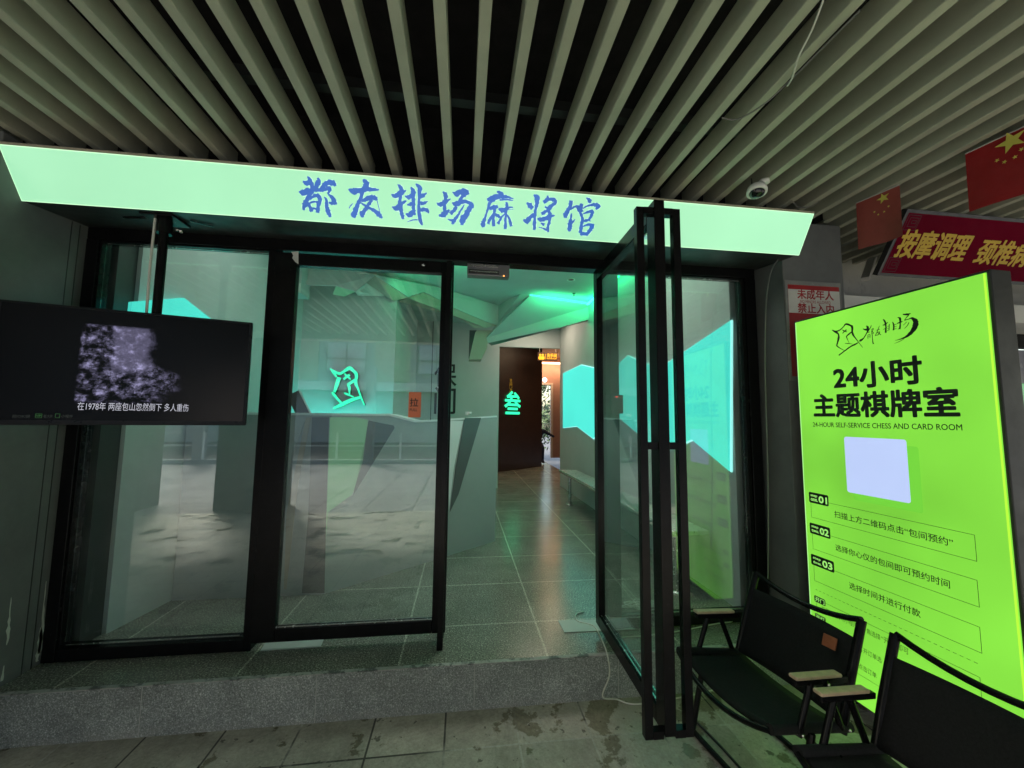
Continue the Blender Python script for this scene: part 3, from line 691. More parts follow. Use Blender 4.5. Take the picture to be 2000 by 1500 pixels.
# facets on the front face of the counter (each piece is a thin inlay)
fA = Face((-2.0, .66, 0), (1, 0, 0), (0, 0, 1)); dd = (Vector((.375, 1.783, 0))-Vector((-.99, .66, 0)))
fB = Face((-.99, .66, 0), dd, (0, 0, 1))
def inlay(face, pts, mat, name='inlay', h=.002, th=.004):
    P = [face.pt(*face.uv(x, y), h) for x, y in pts]; MB().prism(P, face.n*th).build(name, mat, ct)
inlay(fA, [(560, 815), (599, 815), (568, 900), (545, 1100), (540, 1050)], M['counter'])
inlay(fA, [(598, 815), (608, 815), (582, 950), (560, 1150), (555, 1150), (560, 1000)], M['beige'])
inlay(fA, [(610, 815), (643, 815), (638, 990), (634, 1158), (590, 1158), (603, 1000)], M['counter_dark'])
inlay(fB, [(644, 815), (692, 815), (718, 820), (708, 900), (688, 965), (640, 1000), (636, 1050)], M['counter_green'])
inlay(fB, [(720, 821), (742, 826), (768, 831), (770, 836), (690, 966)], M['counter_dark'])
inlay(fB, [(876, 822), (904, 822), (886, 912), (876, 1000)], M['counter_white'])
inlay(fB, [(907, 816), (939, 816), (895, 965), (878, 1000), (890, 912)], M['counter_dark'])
# neon emblem on the sign wall
EM = [[(350, 385, 10), (420, 470, 50), (510, 590, 40)], [(350, 385, 12), (450, 460, 60), (590, 510, 60), (690, 455, 60), (820, 380, 90), (920, 450, 65), (980, 520, 75), (985, 640, 60)],
      [(570, 600, 90), (520, 760, 85), (455, 960, 50)], [(395, 960, 30), (450, 1020, 60), (540, 1130, 50), (630, 1220, 50)], [(435, 1350, 40), (640, 1250, 90), (860, 1150, 80), (1080, 1080, 60)],
      [(985, 640, 60), (900, 700, 65), (775, 780, 60)], [(790, 770, 60), (815, 850, 60), (820, 1010, 20)], [(690, 975, 25), (760, 1005, 50), (930, 1080, 25)],
      [(975, 640, 60), (975, 760, 70), (1020, 860, 45), (1090, 1060, 35), (1180, 1270, 25)], [(700, 510, 30), (760, 570, 45), (850, 650, 30)], [(830, 540, 60), (760, 580, 50), (680, 650, 50)]]
em = thing('neon_emblem', 'green backlit line emblem of a capped figure on the counter wall', 'emblem', tuple(at(680, 760, 'y', 2.6)))
EF = Face((0, 2.595, 0), (1, 0, 0), (0, 0, 1))
q = MB(); EF.pxstrokes(q, EM, 620, 690, 12.5, h=.005, th=.06, dh=0, wf=1.1); q.build('letter_sides', M['neonside'], em)
q = MB(); EF.pxstrokes(q, EM, 620, 690, 12.5, h=.067, dh=.0002, wf=1.1); q.build('glow_face', M['ledtube'], em)
c = at(915, 811, 'y', 1.55)
cup = thing('counter_cup', 'small white cup standing on the counter right of the closed door', 'cup', tuple(c))
q = MB(); q.lathe([(.0, .0), (.028, .0), (.034, .035), (.030, .035), (.026, .004), (0, .004)], Vector((c.x, c.y, 1.566)), (0, 0, 1), 16); q.build('cup_body', M['white'], cup)
a_ = at(576, 776, 'y', 1.0); b2_ = at(592, 809, 'y', 1.0)
bd = thing('leaning_board', 'thin dark brown board leaning behind the counter beside the closed door hinge', 'board', tuple(b2_))
q = MB(); q.bar(a_+(a_-b2_)*.25, b2_-(a_-b2_)*.15, .012, .10); q.build('board_slab', M['brown'], bd)
q = MB(); q.bar(a_+(a_-b2_)*.25+Vector((.011, 0, .004)), b2_-(a_-b2_)*.15+Vector((.011, 0, .004)), .005, .10); q.build('pale_edge', M['white'], bd)
c = at(505, 793, 'y', 2.595)
sw_ = thing('wall_switch', 'small black switch box on the wall above the counter', 'switch', tuple(c))
q = MB(); q.box(c.x-.022, c.x+.022, 2.57, 2.5985, c.z-.045, c.z+.045); q.build('switch_box', M['reader'], sw_, .004)
q = MB(); q.box(c.x-.012, c.x+.012, 2.566, 2.5695, c.z-.02, c.z+.02); q.build('switch_key', M['steel'], sw_)
# ------------------------------------------------ hall beyond
hw = thing('brown_hall_wall', 'dark brown wall panel at the end of the corridor with the green neon numeral', 'wall', (1.4, 7.3, S))
H0 = Vector((.683, 7.0, 0)); H1 = at(1058, 911, 'z', S); H1.z = 0; H0 = at(975, 922, 'z', S); H0.z = 0
hd = (H1-H0).normalized(); H0 = H0-hd*.4
q = MB(); zt = at(1020, 680, 'y', 7.5).z
hn = Vector((hd.y, -hd.x, 0))
q.prism([H0+Vector((0, 0, S)), H1+Vector((0, 0, S)), H1+Vector((0, 0, 3.55)), H0+Vector((0, 0, 3.55))], -hn*.12)
q.build('panel', M['brown'], hw)
HF = Face(H0, hd, (0, 0, 1))
q = MB(); u0, v0 = HF.uv(984, 808); u1, v1 = HF.uv(1015, 766); HF.text(q, '叁', u0, v0, u1, v1, .03, .025)
nn = thing('neon_numeral', 'green glowing numeral three on the dark brown wall', 'neon sign', tuple(HF.pt(u0, v0)))
q.build('glow_face', emis('numeral_glow', (.03, 1.0, .42), 1.5), nn)
q = MB()
for i, ch in enumerate('澳門氹'):
    u0, v0 = HF.uv(995, 748+i*10); u1, v1 = HF.uv(1000, 740+i*9); HF.text(q, ch, u0, v0, u1, v1, .005)
q.build('small_characters', M['yellow'], hw)
hall = thing('far_hall', 'warm lit far hall with a lit doorway at the end of the corridor', 'hall', (2.5, 9, S))
q = MB(); q.box(-.5, 5.5, 10.9, 11.0, S, 3.6)
e0 = at(1060, 886, 'z', S)
yE = 10.4
xa = at(1052, 760, 'y', yE).x; xb = at(1076, 760, 'y', yE).x; zd = at(1070, 752, 'y', yE).z
q = MB(); q.box(-.5, xa, yE, yE+.1, S, 3.6); q.box(xb, 6, yE, yE+.1, S, 3.6); q.box(xa, xb, yE, yE+.1, zd, 3.6); q.build('end_wall', M['pink'], hall)
q = MB(); q.box(xb, xb+.07, yE-.03, yE-.001, S, zd+.07); q.box(xa, xb-.001, yE-.03, yE-.001, zd, zd+.07); q.build('door_frame', M['beige'], hall)
q = MB(); q.box(.3, 6, 5.2, yE+.1, 3.6, 3.7); q.build('hall_ceiling', M['pink'], hall)
q = MB(); q.box(5.5, 5.6, 5.2, yE, S, 3.6); q.box(2.052, 5.5, 5.03, 5.13, S, 3.6); q.build('hall_side_wall', M['pink'], hall)
q = MB(); q.box(.3, .575, 7.2, yE, S, 3.6); q.build('hall_wall', M['brown'], hall)
zl = at(1078, 709, 'y', yE-.15).z
ls = thing('light_strip', 'warm white light strip across the far hall wall', 'light strip', (xb, yE, zl))
MB().box(at(1057, 709, 'y', yE-.15).x-.3, at(1098, 709, 'y', yE-.15).x, yE-.16, yE-.11, zl-.03, zl+.02).build('diffuser', M['warmled'], ls)
area('hall_strip_light', (3.0, yE-.4, 3.3), (R(30), 0, 0), 2.2, .2, 34, (1, .62, .36))
area('hall_ceiling_light', (2.6, 6.6, 3.5), (0, 0, 0), 1.2, 1.2, 36, (1, .72, .45))
lb = thing('wall_lamp', 'round white glowing lamp above the far doorway', 'lamp', tuple(at(1066, 744, 'y', yE-.2)))
q = MB(); c = at(1064, 742, 'y', yE-.2); q.lathe([(.0, -.07), (.05, -.055), (.075, 0), (.05, .055), (.0, .07)], c, (0, 1, 0)); q.build('globe', M['hotlamp'], lb)
wc = thing('restroom_sign', 'small amber lit restroom sign hanging in the corridor', 'sign', tuple(at(1070, 695, 'y', 7.6)))
WC = Face((0, 7.3, 0), (1, 0, 0), (0, 0, 1))
q = MB(); u0, v0 = WC.uv(1050, 704); u1, v1 = WC.uv(1089, 689); WC.rect(q, u0, v0, u1, v1, -.02, .02); q.build('board', M['wcback'], wc)
q = MB(); ua, va_ = WC.uv(1068, 698); ub, vb = WC.uv(1087, 691); WC.text(q, '洗手间', ua, va_, ub, vb, .004, .03)
ua, va_ = WC.uv(1068, 701.5); ub, vb = WC.uv(1087, 699.5); WC.text(q, 'RESTROOM', ua, va_, ub, vb, .004, .02)
ua, va_ = WC.uv(1064.6, 702); ub, vb = WC.uv(1065.4, 691); WC.rect(q, ua, va_, ub, vb, .004)
for cx in (1055, 1060):
    uu, vv = WC.uv(cx, 693); WC.rrect(q, uu-.028, vv-.03, uu+.028, vv+.026, .025, .004)
    uu, v2 = WC.uv(cx, 702.5); WC.rrect(q, uu-.045, v2, uu+.045, vv-.035, .03, .004)
q.build('lit_characters', M['wc'], wc)
q = MB(); q.tube([(WC.pt(u0+.05, v1)), (WC.pt(u0+.05, v1)+Vector((0, 0, .5)))], .006); q.tube([(WC.pt(u1-.05, v1)), (WC.pt(u1-.05, v1)+Vector((0, 0, .5)))], .006); q.build('hanger', M['steel'], wc)

# outside beyond the far door: a leafy tree
def tree(name, label, x, y, h, r, n, seed, z0=-.3, size=.14):
    rnd = random.Random(seed)
    t = thing(name, label, 'tree', (x, y, z0), 'trees')
    q = MB(); q.tube([(x, y, z0), (x+.05, y, z0+h*.3), (x-.03, y+.05, z0+h*.6), (x, y, z0+h*.85)], [.10, .08, .05, .02], 8)
    for k in range(7):
        a = rnd.uniform(0, 6.28); z = z0+h*rnd.uniform(.3, .7); q.tube([(x, y, z), (x+r*.7*math.cos(a), y+r*.7*math.sin(a), z+h*.2)], [.035, .01], 6)
    q.build('trunk', M['bark'], t)
    q = MB(); cl = [(x+rnd.gauss(0, r*.5), y+rnd.gauss(0, r*.5), z0+h*rnd.uniform(.2, 1)) for _ in range(26)]
    for _ in range(n):
        c = rnd.choice(cl); p = Vector(c)+Vector((rnd.gauss(0, r*.2), rnd.gauss(0, r*.2), rnd.gauss(0, r*.17)))
        a = Vector((rnd.gauss(0, 1), rnd.gauss(0, 1), rnd.gauss(0, 1))).normalized(); bb_ = a.orthogonal().normalized()
        s_ = size*rnd.uniform(.5, 1.1); q.add([p-a*s_*.6, p+bb_*s_*.3, p+a*s_*.6, p-bb_*s_*.3], [(0, 1, 2, 3)])
    q.build('crown', M['leaf'], t)
tree('leafy_tree', 'green leafy tree seen through the far doorway', 2.9, 14.2, 4.2, 1.3, 2600, 3, size=.2)
# person at the far door
def person():
    x, y = at(1055, 850, 'y', 9.2).x-.12, 9.2
    t = thing('person', 'person in dark navy clothing sitting by the far doorway with one arm reaching out', 'person', (x, y, S))
    J = {'pel': (0, 0, .50, .13), 'che': (.05, -.04, .84, .15), 'nek': (.07, -.06, 1.00, .055), 'hed': (.09, -.08, 1.13, .095), 'top': (.09, -.07, 1.21, .07),
         'ls': (-.13, -.04, .93, .06), 'le': (-.2, -.12, .68, .045), 'lh': (-.1, -.32, .6, .035), 'rs': (.22, -.04, .93, .06), 're': (.36, -.14, .84, .045), 'rh': (.50, -.26, .76, .035),
         'lk': (-.11, -.42, .48, .065), 'la': (-.11, -.40, .08, .045), 'lt': (-.12, -.54, .04, .04), 'rk': (.11, -.42, .48, .065), 'ra': (.11, -.40, .08, .045), 'rt': (.12, -.54, .04, .04)}
    E = [('pel', 'che'), ('che', 'nek'), ('nek', 'hed'), ('hed', 'top'), ('che', 'ls'), ('ls', 'le'), ('le', 'lh'), ('che', 'rs'), ('rs', 're'), ('re', 'rh'), ('pel', 'lk'), ('lk', 'la'), ('la', 'lt'), ('pel', 'rk'), ('rk', 'ra'), ('ra', 'rt')]
    ks = list(J); me = bpy.data.meshes.new('body'); me.from_pydata([J[k][:3] for k in ks], [(ks.index(a), ks.index(c)) for a, c in E], []); me.update()
    o = bpy.data.objects.new('body', me); COL.objects.link(o); o.parent = t; me.materials.append(M['navy'])
    md = o.modifiers.new('skin', 'SKIN'); 
    for i, k in enumerate(ks): me.skin_vertices[0].data[i].radius = (J[k][3], J[k][3])
    me.skin_vertices[0].data[0].use_root = True
    o.modifiers.new('sub', 'SUBSURF').levels = 2; o.modifiers['sub'].render_levels = 2
person()

# ================================================================= DOORS
def door(name, label, P0, d, Wd, z0, z1, flip, group='glass doors'):
    """leaf starting at hinge P0 running along d; parts built in place"""
    d = Vector(d).normalized(); n = Vector((-d.y, d.x, 0)); P0 = Vector(P0)
    t = thing(name, label, 'glass door', (P0.x, P0.y, S), group)
    th = .024
    def hx(a0, a1, b0, b1, c0_, c1_):   # along, across, z
        q = MB(); q.hexa(P0+d*(a0+a1)/2+n*(b0+b1)/2+Vector((0, 0, (c0_+c1_)/2)), d*(a1-a0)/2, n*(b1-b0)/2, (0, 0, (c1_-c0_)/2)); return q
    sw = .125 if abs(d.x) > .5 else .065
    hx(0, sw, -th, th, z0, z1).build('stile', M['black'], t, .003)
    hx(Wd-.078, Wd, -th, th, z0, z1).build('stile', M['black'], t, .003)
    hx(sw+.001, Wd-.079, -th, th, z1-.075, z1).build('top_rail', M['black'], t, .003)
    hx(sw+.001, Wd-.079, -th, th, z0, z0+.07).build('bottom_rail', M['black'], t, .003)
    hx(sw-.005, Wd-.072, -.004, .004, z0+.062, z1-.068).build('pane', M['glass'], t)
    hx(sw+.001, Wd-.079, -.014, -.006, z0+.071, z0+.077).build('glazing_bead', M['steel'], t); hx(sw+.001, Wd-.079, .006, .014, z0+.071, z0+.077).build('glazing_bead', M['steel'], t)
    return t, hx
dz0, dz1 = .288, 2.522
dl_, hx = door('glass_door', 'closed black framed glass door with the orange pull label', (-1.135, -.035, 0), (1, 0, 0), 1.062, dz0, dz1, 1)
# handle of closed leaf
def handle(hx, t, Wd, sides, zz0, zz1):
    for s in sides:
        q = hx(Wd-.042, Wd-.009, s*.068 if s > 0 else -.102, .102 if s > 0 else -.068, zz0, zz1)
        hd_ = q.build('pull_handle', M['black'], t, .002)
        for zc in (zz0+.015, (zz0+zz1)/2+.05, zz1-.015):
            q = hx(Wd-.042, Wd-.009, .0245 if s > 0 else -.0675, .0675 if s > 0 else -.0245, zc-.015, zc+.015); 
            q.build('standoff', M['black'], hd_)
handle(hx, dl_, 1.062, (-1, 1), .225, 2.50)
# pull label
LF = Face((0, -.0395, 0), (1, 0, 0), (0, 0, 1))
u0, v0 = LF.uv(797, 815); u1, v1 = LF.uv(823, 766)
q = MB(); LF.rrect(q, u0, v0, u1, v1, .006, .0005); lab = q.build('pull_label', M['orange'], dl_)
q = MB(); LF.text(q, '拉', *LF.uv(800.5, 794), *LF.uv(817, 778), .001, .02); LF.text(q, 'PULL', *LF.uv(800.5, 803), *LF.uv(815, 798), .001, .01); q.build('lettering', M['inkblack'], lab)
# small torn sticker and lock screw on the top corner
q = MB(); T = Face((0, -.0605, 0), (1, 0, 0), (0, 0, 1)); q.add([T.pt(*T.uv(*p), .001) for p in ((569, 492), (583, 491), (583, 516), (577, 512), (571, 504), (573, 499))], [(5, 4, 3, 2, 1, 0)]); q.build('torn_tape', M['signwhite'], dl_)
q = MB(); c = at(827, 517, 'y', -.06); q.lathe([(.0, -.006), (.009, -.004), (.011, 0)], c, (0, 1, 0)); q.build('screw_cap', M['steel'], dl_)

hp = Vector((.872, -.035, 0)); fp = Vector((.858, -1.0, 0)); dv = (Vector((.850, -.915, 0))-hp)
do_, hx2 = door('glass_door', 'open black framed glass door swung out over the step with tall pull handles', hp, dv, dv.length, dz0, dz1, 1)
handle(hx2, do_, dv.length, (-1, 1), .275, 2.49)
# floor spring plates, lock magnet, reader
for nm, lab, pts in (('floor_plate', 'white steel floor spring plate under the open door hinge', [(1090, 1213), (1232, 1208), (1240, 1230), (1102, 1236)]), ('floor_plate', 'grey steel floor spring plate under the closed door hinge', [(518, 1257), (632, 1250), (626, 1264), (508, 1272)])):
    P = [at(x, y, 'z', S+.001) for x, y in pts]; t = thing(nm, lab, 'floor plate', tuple(P[0]), 'floor spring plates')
    MB().prism(P, (0, 0, .004)).build('cover', paint('plate_paint', (.45, .48, .46), .35), t, .001)
mg = thing('door_magnet', 'grey magnetic door lock with an orange light under the frame head', 'door lock', (.15, 0, 2.5))
q = MB(); a = at(913, 513, 'y', -.03); c = at(995, 541, 'y', -.03)
q.box(a.x, c.x, -.028, .04, c.z+.002, a.z); q.build('housing', paint('anodised_grey', (.22, .21, .22), .4, metal=.6), mg, .003)
q = MB(); w_ = c.x-a.x; q.box(a.x+.01, a.x+w_*.75, -.034, -.0285, c.z+.012, c.z+.036); q.build('armature_slot', M['inkblack'], mg)
q = MB(); q.box(a.x+.014, a.x+w_*.73, -.038, -.0345, c.z+.02, c.z+.028); q.box(a.x+.014, a.x+w_*.73, -.034, -.0285, a.z-.022, a.z-.008); q.build('armature_plate', M['steel'], mg)
q = MB(); p = at(984, 539, 'y', -.03); q.lathe([(0, -.004), (.004, -.003), (.005, 0)], p, (0, 1, 0)); q.build('status_light', M['orangeled'], mg)
rd = thing('card_reader', 'small black card reader with a red light on the entrance post', 'card reader', tuple(at(1200, 790, 'y', -.06)))
a = at(1177, 771, 'y', -.04); c = at(1215, 808, 'y', -.04); a2 = at(1193, 771, 'y', -.05)
q = MB(); q.box(a.x, a2.x-.004, -.052, -.036, c.z+.01, a.z-.004); q.build('exit_button', M['reader'], rd, .003)
q = MB(); q.box(a2.x-.002, c.x, -.062, -.034, c.z, a.z); q.build('reader_body', M['reader'], rd, .004)
q = MB(); p = at(1204, 775, 'y', -.062); q.box(p.x-.008, p.x+.008, -.0635, -.0622, p.z-.003, p.z+.003); q.build('status_light', M['redled'], rd)

# ================================================================= TELEVISION on a ceiling pole
tl = Vector((-2.085, -.490, 0)); tr = Vector((-1.160, -.205, 0)); td = (tr-tl).normalized(); tn = Vector((td.y, -td.x, 0))
tz0, tz1 = 1.487, 2.052
tvt = thing('television', 'black flat television showing a dark monochrome film hanging on a pole at the left window', 'television', (-1.62, -.3, 1.5))
TF = Face((tl.x, tl.y, tz0), td, (0, 0, 1)); TW = (tr-tl).length; THt = tz1-tz0
q = MB(); q.prism([TF.pt(0, 0), TF.pt(TW, 0), TF.pt(TW, THt), TF.pt(0, THt)], -TF.n*.03); q.build('bezel', M['tvbody'], tvt, .004)
q = MB(); q.prism([TF.pt(.12, .06, -.031), TF.pt(TW-.12, .06, -.031), TF.pt(TW-.12, THt-.1, -.031), TF.pt(.12, THt-.1, -.031)], -TF.n*.03); q.build('rear_housing', M['tvbody'], tvt, .004)
def screenmat():
    m, nt, b = newmat('film_on_screen'); b.inputs['Base Color'].default_value = (.004, .004, .005, 1); b.inputs['Roughness'].default_value = .25; b.inputs['Specular IOR Level'].default_value = .18
    tc = N(nt, 'TexCoord'); sx = N(nt, 'SeparateXYZ'); nt.links.new(tc.outputs['Generated'], sx.inputs[0])
    u, v = sx.outputs[0], sx.outputs[2]
    def math_(op, a, c, clamp=False):
        n = N(nt, 'Math', operation=op, use_clamp=clamp)
        for i, x in enumerate((a, c)):
            if hasattr(x, 'is_linked'): nt.links.new(x, n.inputs[i])
            else: n.inputs[i].default_value = x
        return n.outputs[0]
    def step(x, a, c): n = N(nt, 'MapRange'); n.interpolation_type = 'SMOOTHSTEP'; nt.links.new(x, n.inputs[0]); n.inputs[1].default_value = a; n.inputs[2].default_value = c; return n.outputs[0]
    cb = N(nt, 'CombineXYZ'); nt.links.new(math_('MULTIPLY', u, 1.7), cb.inputs[0]); nt.links.new(v, cb.inputs[1]); vec = cb.outputs[0]
    wob = noise(nt, vec, 9, 6, .7)
    du = math_('ADD', u, math_('MULTIPLY', math_('SUBTRACT', wob, .5), .16)); dv = math_('ADD', v, math_('MULTIPLY', math_('SUBTRACT', wob, .5), .12))
    frame = math_('MULTIPLY', math_('MULTIPLY', step(u, .285, .300), step(u, .80, .74)), math_('MULTIPLY', step(v, .14, .19), step(v, .88, .85)))
    bright = math_('SUBTRACT', 1, step(math_('ADD', math_('MULTIPLY', du, 1.0), math_('MULTIPLY', dv, .18)), .60, .70))
    lower = math_('MULTIPLY', step(dv, .22, .34), 1.0)
    left = step(du, .22, .36)
    blobs = ramp(nt, noise(nt, vec, 13, 12, .72), [(.46, (.0,)*3), (.54, (.16,)*3), (.66, (.95,)*3)])
    tower = math_('MULTIPLY', math_('MULTIPLY', step(du, .39, .43), step(du, .59, .53)), step(dv, .40, .50))
    rub = math_('MULTIPLY', ramp(nt, noise(nt, vec, 18, 10, .8), [(.48, (0,)*3), (.68, (.9,)*3)]), 1)
    val = math_('MULTIPLY', bright, blobs)
    val = math_('ADD', val, math_('MULTIPLY', tower, math_('MULTIPLY', .24, ramp(nt, noise(nt, vec, 40, 6, .8), [(.3, (.7,)*3), (.7, (1.3,)*3)]))))
    z2 = math_('MULTIPLY', math_('MULTIPLY', step(du, .50, .56), math_('SUBTRACT', 1, step(du, .66, .72))), math_('MULTIPLY', step(dv, .24, .32), math_('SUBTRACT', 1, step(math_('ADD', dv, math_('MULTIPLY', du, .9)), 1.02, 1.08))))
    val = math_('ADD', val, math_('MULTIPLY', z2, math_('MULTIPLY', rub, .8)))
    faint = math_('MULTIPLY', ramp(nt, noise(nt, vec, 20, 8, .8), [(.62, (0,)*3), (.72, (.5,)*3)]), math_('MULTIPLY', step(v, .55, .3), .35))
    val = math_('ADD', val, faint)
    val = math_('MULTIPLY', val, frame)
    col = mix(nt, 1, (1, 1, 1), (.47, .44, .74), 'MULTIPLY')
    mm = mix(nt, 1, col, val, 'MULTIPLY')
    glow = math_('MULTIPLY', math_('MULTIPLY', step(u, .5, 1.0), step(v, .8, 0)), .018)
    mm = mix(nt, 1, mm, mix(nt, 1, (1, .85, .75), glow, 'MULTIPLY'), 'ADD')
    nt.links.new(mm, b.inputs['Emission Color']); b.inputs['Emission Strength'].default_value = .75*K
    return m
q = MB(); TF.rect(q, .014, .022, TW-.014, THt-.012, .0012); q.build('screen', screenmat(), tvt)
q = MB(); TF.text(q, '在1978年 两座包山忽然倒下 多人重伤', *TF.uv(151, 801), *TF.uv(369, 789), .0022, 0); q.build('caption', emis('caption_white', (.48, .48, .56), .9), tvt)
q = MB(); TF.outline(q, *TF.uv(69, 816), *TF.uv(83, 808), .0012, .0022); TF.outline(q, *TF.uv(108, 816), *TF.uv(118, 808), .0012, .0022); TF.text(q, 'VIP', *TF.uv(71, 814), *TF.uv(81, 810), .0022, .01)
q.build('screen_icons', emis('icon_green', (.03, .12, .03), .8), tvt)
q = MB(); TF.text(q, '按OK键', *TF.uv(24, 816), *TF.uv(60, 810), .0022); TF.text(q, '看大片', *TF.uv(85, 816), *TF.uv(104, 810), .0022); TF.text(q, '小程序', *TF.uv(120, 816), *TF.uv(143, 810), .0022)
q.build('screen_note', emis('note_grey', (.02, .025, .02), .8), tvt)
q = MB(); q.tube([(-1.60, -.262, 1.62), (-1.60, -.262, 2.592)], .021, 16); q.build('ceiling_pole', M['black'], tvt)
q = MB(); q.box(-1.68, -1.52, -.33, -.19, 2.572, 2.588); q.tube([(-1.6, -.262, 2.50), (-1.6, -.262, 2.573)], .034, 16); q.build('ceiling_bracket', M['black'], tvt, .003)
q = MB(); q.box(-1.70, -1.50, -.30, -.245, 1.66, 1.88); q.build('mount_plate', M['black'], tvt, .003)
q = MB(); q.tube([(-1.632, -.285, 2.59), (-1.634, -.286, 2.3), (-1.63, -.286, 2.05), (-1.63, -.285, 1.9)], .006, 6); q.build('power_lead', M['cable'], tvt)
q = MB()
for x_, a in ((-1.70, (-1.82, -.235)), (-1.50, (-1.40, -.20))):
    q.bar((x_+.02, -.26, 2.583), (a[0], a[1], 2.587), .012, .006)
q.build('bracket_arm', M['black'], tvt)
q = MB(); p = at(353, 451, 'z', 2.59); q.lathe([(0, -.014), (.008, -.012), (.011, 0)], p); p = at(346, 449, 'z', 2.59); q.lathe([(0, -.01), (.006, -.008), (.008, 0)], p); q.build('bolt', M['steel'], tvt)

# ================================================================= GREEN LIGHTBOX
zt_ = 2.155
L0 = Vector((2.05, -.33, 0)); L1 = Vector((2.10, -1.195, 0))
ld = (L1-L0); ld.z = 0; LW = ld.length; ld.normalize()
lbx = thing('lightbox', 'tall lime green light box with black Chinese instructions standing beside the entrance', 'light box', (L0.x, L0.y, 0))
BF = Face((L0.x, L0.y, 0), ld, (0, 0, 1))
zb_ = .10
q = MB(); q.prism([BF.pt(-.012, zb_-.012, -.006), BF.pt(LW+.012, zb_-.012, -.006), BF.pt(LW+.012, zt_+.012, -.006), BF.pt(-.012, zt_+.012, -.006)], -BF.n*.11); q.build('cabinet', M['black_sat'], lbx, .004)
q = MB(); q.prism([BF.pt(0, zb_, -.0055), BF.pt(LW, zb_, -.0055), BF.pt(LW, zt_, -.0055), BF.pt(0, zt_, -.0055)], BF.n*.0055); q.build('light_panel', M['lime'], lbx)
q = MB(); q.hexa(BF.pt(.12, zb_/2, -.06), BF.U*.03, BF.n*.12, (0, 0, zb_/2-.012)); q.hexa(BF.pt(LW-.12, zb_/2, -.06), BF.U*.03, BF.n*.12, (0, 0, zb_/2-.012)); q.build('foot', M['black_sat'], lbx)
q = MB()
def band(Lp, Rp):
    """sheet coordinates of a strip seen from (x, top, bottom) on its left to (x, top, bottom) on its right"""
    a = BF.uv(Lp[0], Lp[1]); b_ = BF.uv(Lp[0], Lp[2]); c_ = BF.uv(Rp[0], Rp[1]); d_ = BF.uv(Rp[0], Rp[2])
    return (a[0]+b_[0])/2, (b_[1]+d_[1])/2, (c_[0]+d_[0])/2, (a[1]+c_[1])/2
def BT(txt, Lp, Rp, off=.02, h=.0012, mb=None): BF.text(mb or q, txt, *band(Lp, Rp), h, off)
BT('24小时', (1629, 711, 757), (1800, 700, 753), .05)
BT('主题棋牌室', (1590, 768, 812), (1872, 760, 816), .05)
BT('24-HOUR SELF-SERVICE CHESS AND CARD ROOM', (1588, 823, 831), (1880, 831, 844), .012)
q.build('title_lettering', M['ink'], lbx)
qe = MB(); BF.rect(qe, LW-.008, zb_+.002, LW-.001, zt_-.002, .0007); qe.build('bright_film_edge', emis('film_edge_yellow', (.48, .92, .05), 1.0), lbx)
qe = MB(); BF.rect(qe, .001, zb_+.002, .006, zt_-.002, .0007); qe.build('bright_film_edge', emis('film_edge_pale', (.45, .92, .32), 1.0), lbx)
q = MB()
BT('扫描上方二维码点击“包间预约”', (1630, 996, 1009), (1862, 1054, 1070), .012)
BT('选择你心仪的包间即可预约时间', (1632, 1060, 1073), (1856, 1137, 1152), .012)
BT('选择时间并进行付款', (1659, 1136, 1149), (1798, 1192, 1207), .012)
BT('打开都友排场小程序右下角选择', (1605, 1183, 1192), (1720, 1240, 1252), 0)
BT('“开门”即可', (1722, 1241, 1253), (1775, 1266, 1279), 0)
BT('打开都友排场小程序打开订单选', (1607, 1226, 1235), (1722, 1279, 1291), 0)
BT('打开都友排场小程序点击订单', (1607, 1257, 1266), (1712, 1310, 1322), 0)
q.build('instruction_lettering', M['ink'], lbx)
q = MB()
for Lp, Rp in (((1584, 971, 1006), (1907, 1050, 1102)), ((1587, 1032, 1068), (1912, 1139, 1191)), ((1590, 1096, 1130), (1917, 1230, 1281)), ((1597, 1171, 1268), (1921, 1325, 1465))):
    BF.outline(q, *band(Lp, Rp), .0018, .0009)
u0, v0, u1, _ = band((1593, 1147, 1148), (1916, 1302, 1304))
k = u0
while k < u1: BF.rect(q, k, v0, k+.012, v0+.002, .0009); k += .022
q.build('outlines', M['ink'], lbx)
tagb = MB(); tagt = MB()
for (a, c, t1, t2, n_) in (((1580.5, 960.5, 981), (1618.5, 967.5, 989), 'step', 'one.', '01'), ((1582, 1020.5, 1041), (1622, 1031, 1052.5), 'step', 'two.', '02'), ((1584.5, 1082, 1102), (1629.5, 1096.5, 1118.5), 'step', 'three.', '03')):
    u0, v0, u1, v1 = band(a, c); hh_ = v1-v0; ww = u1-u0
    BF.rrect(tagb, u0, v0, u1, v1, .008, .0014)
    BF.text(tagt, t1, u0+ww*.10, v0+hh_*.54, u0+ww*.44, v0+hh_*.80, .002, .03); BF.text(tagt, t2, u0+ww*.10, v0+hh_*.20, u0+ww*.46, v0+hh_*.44, .002, .03)
    BF.text(tagt, n_, u0+ww*.52, v0+hh_*.18, u0+ww*.92, v0+hh_*.76, .002, .05)
for a, c, tt in (((1591, 1163, 1175), (1612.5, 1171, 1183), '开门'), ((1592.5, 1199, 1210), (1613, 1205, 1216.5), '开灯')):
    u0, v0, u1, v1 = band(a, c); BF.rrect(tagb, u0, v0, u1, v1, .006, .0014); BF.text(tagt, tt, u0+.006, v0+.005, u1-.006, v1-.005, .002, .03)
tb_ = tagb.build('step_tags', M['ink'], lbx); tagt.build('tag_lettering', M['limetext'], tb_)
u0, v0, u1, v1 = band((1652, 852, 960), (1775, 860, 983))
q = MB(); BF.rrect(q, u0+.03, v0-.035, u1+.045, v1-.03, .012, .0006); q.build('printed_shadow', M['limedark'], lbx)
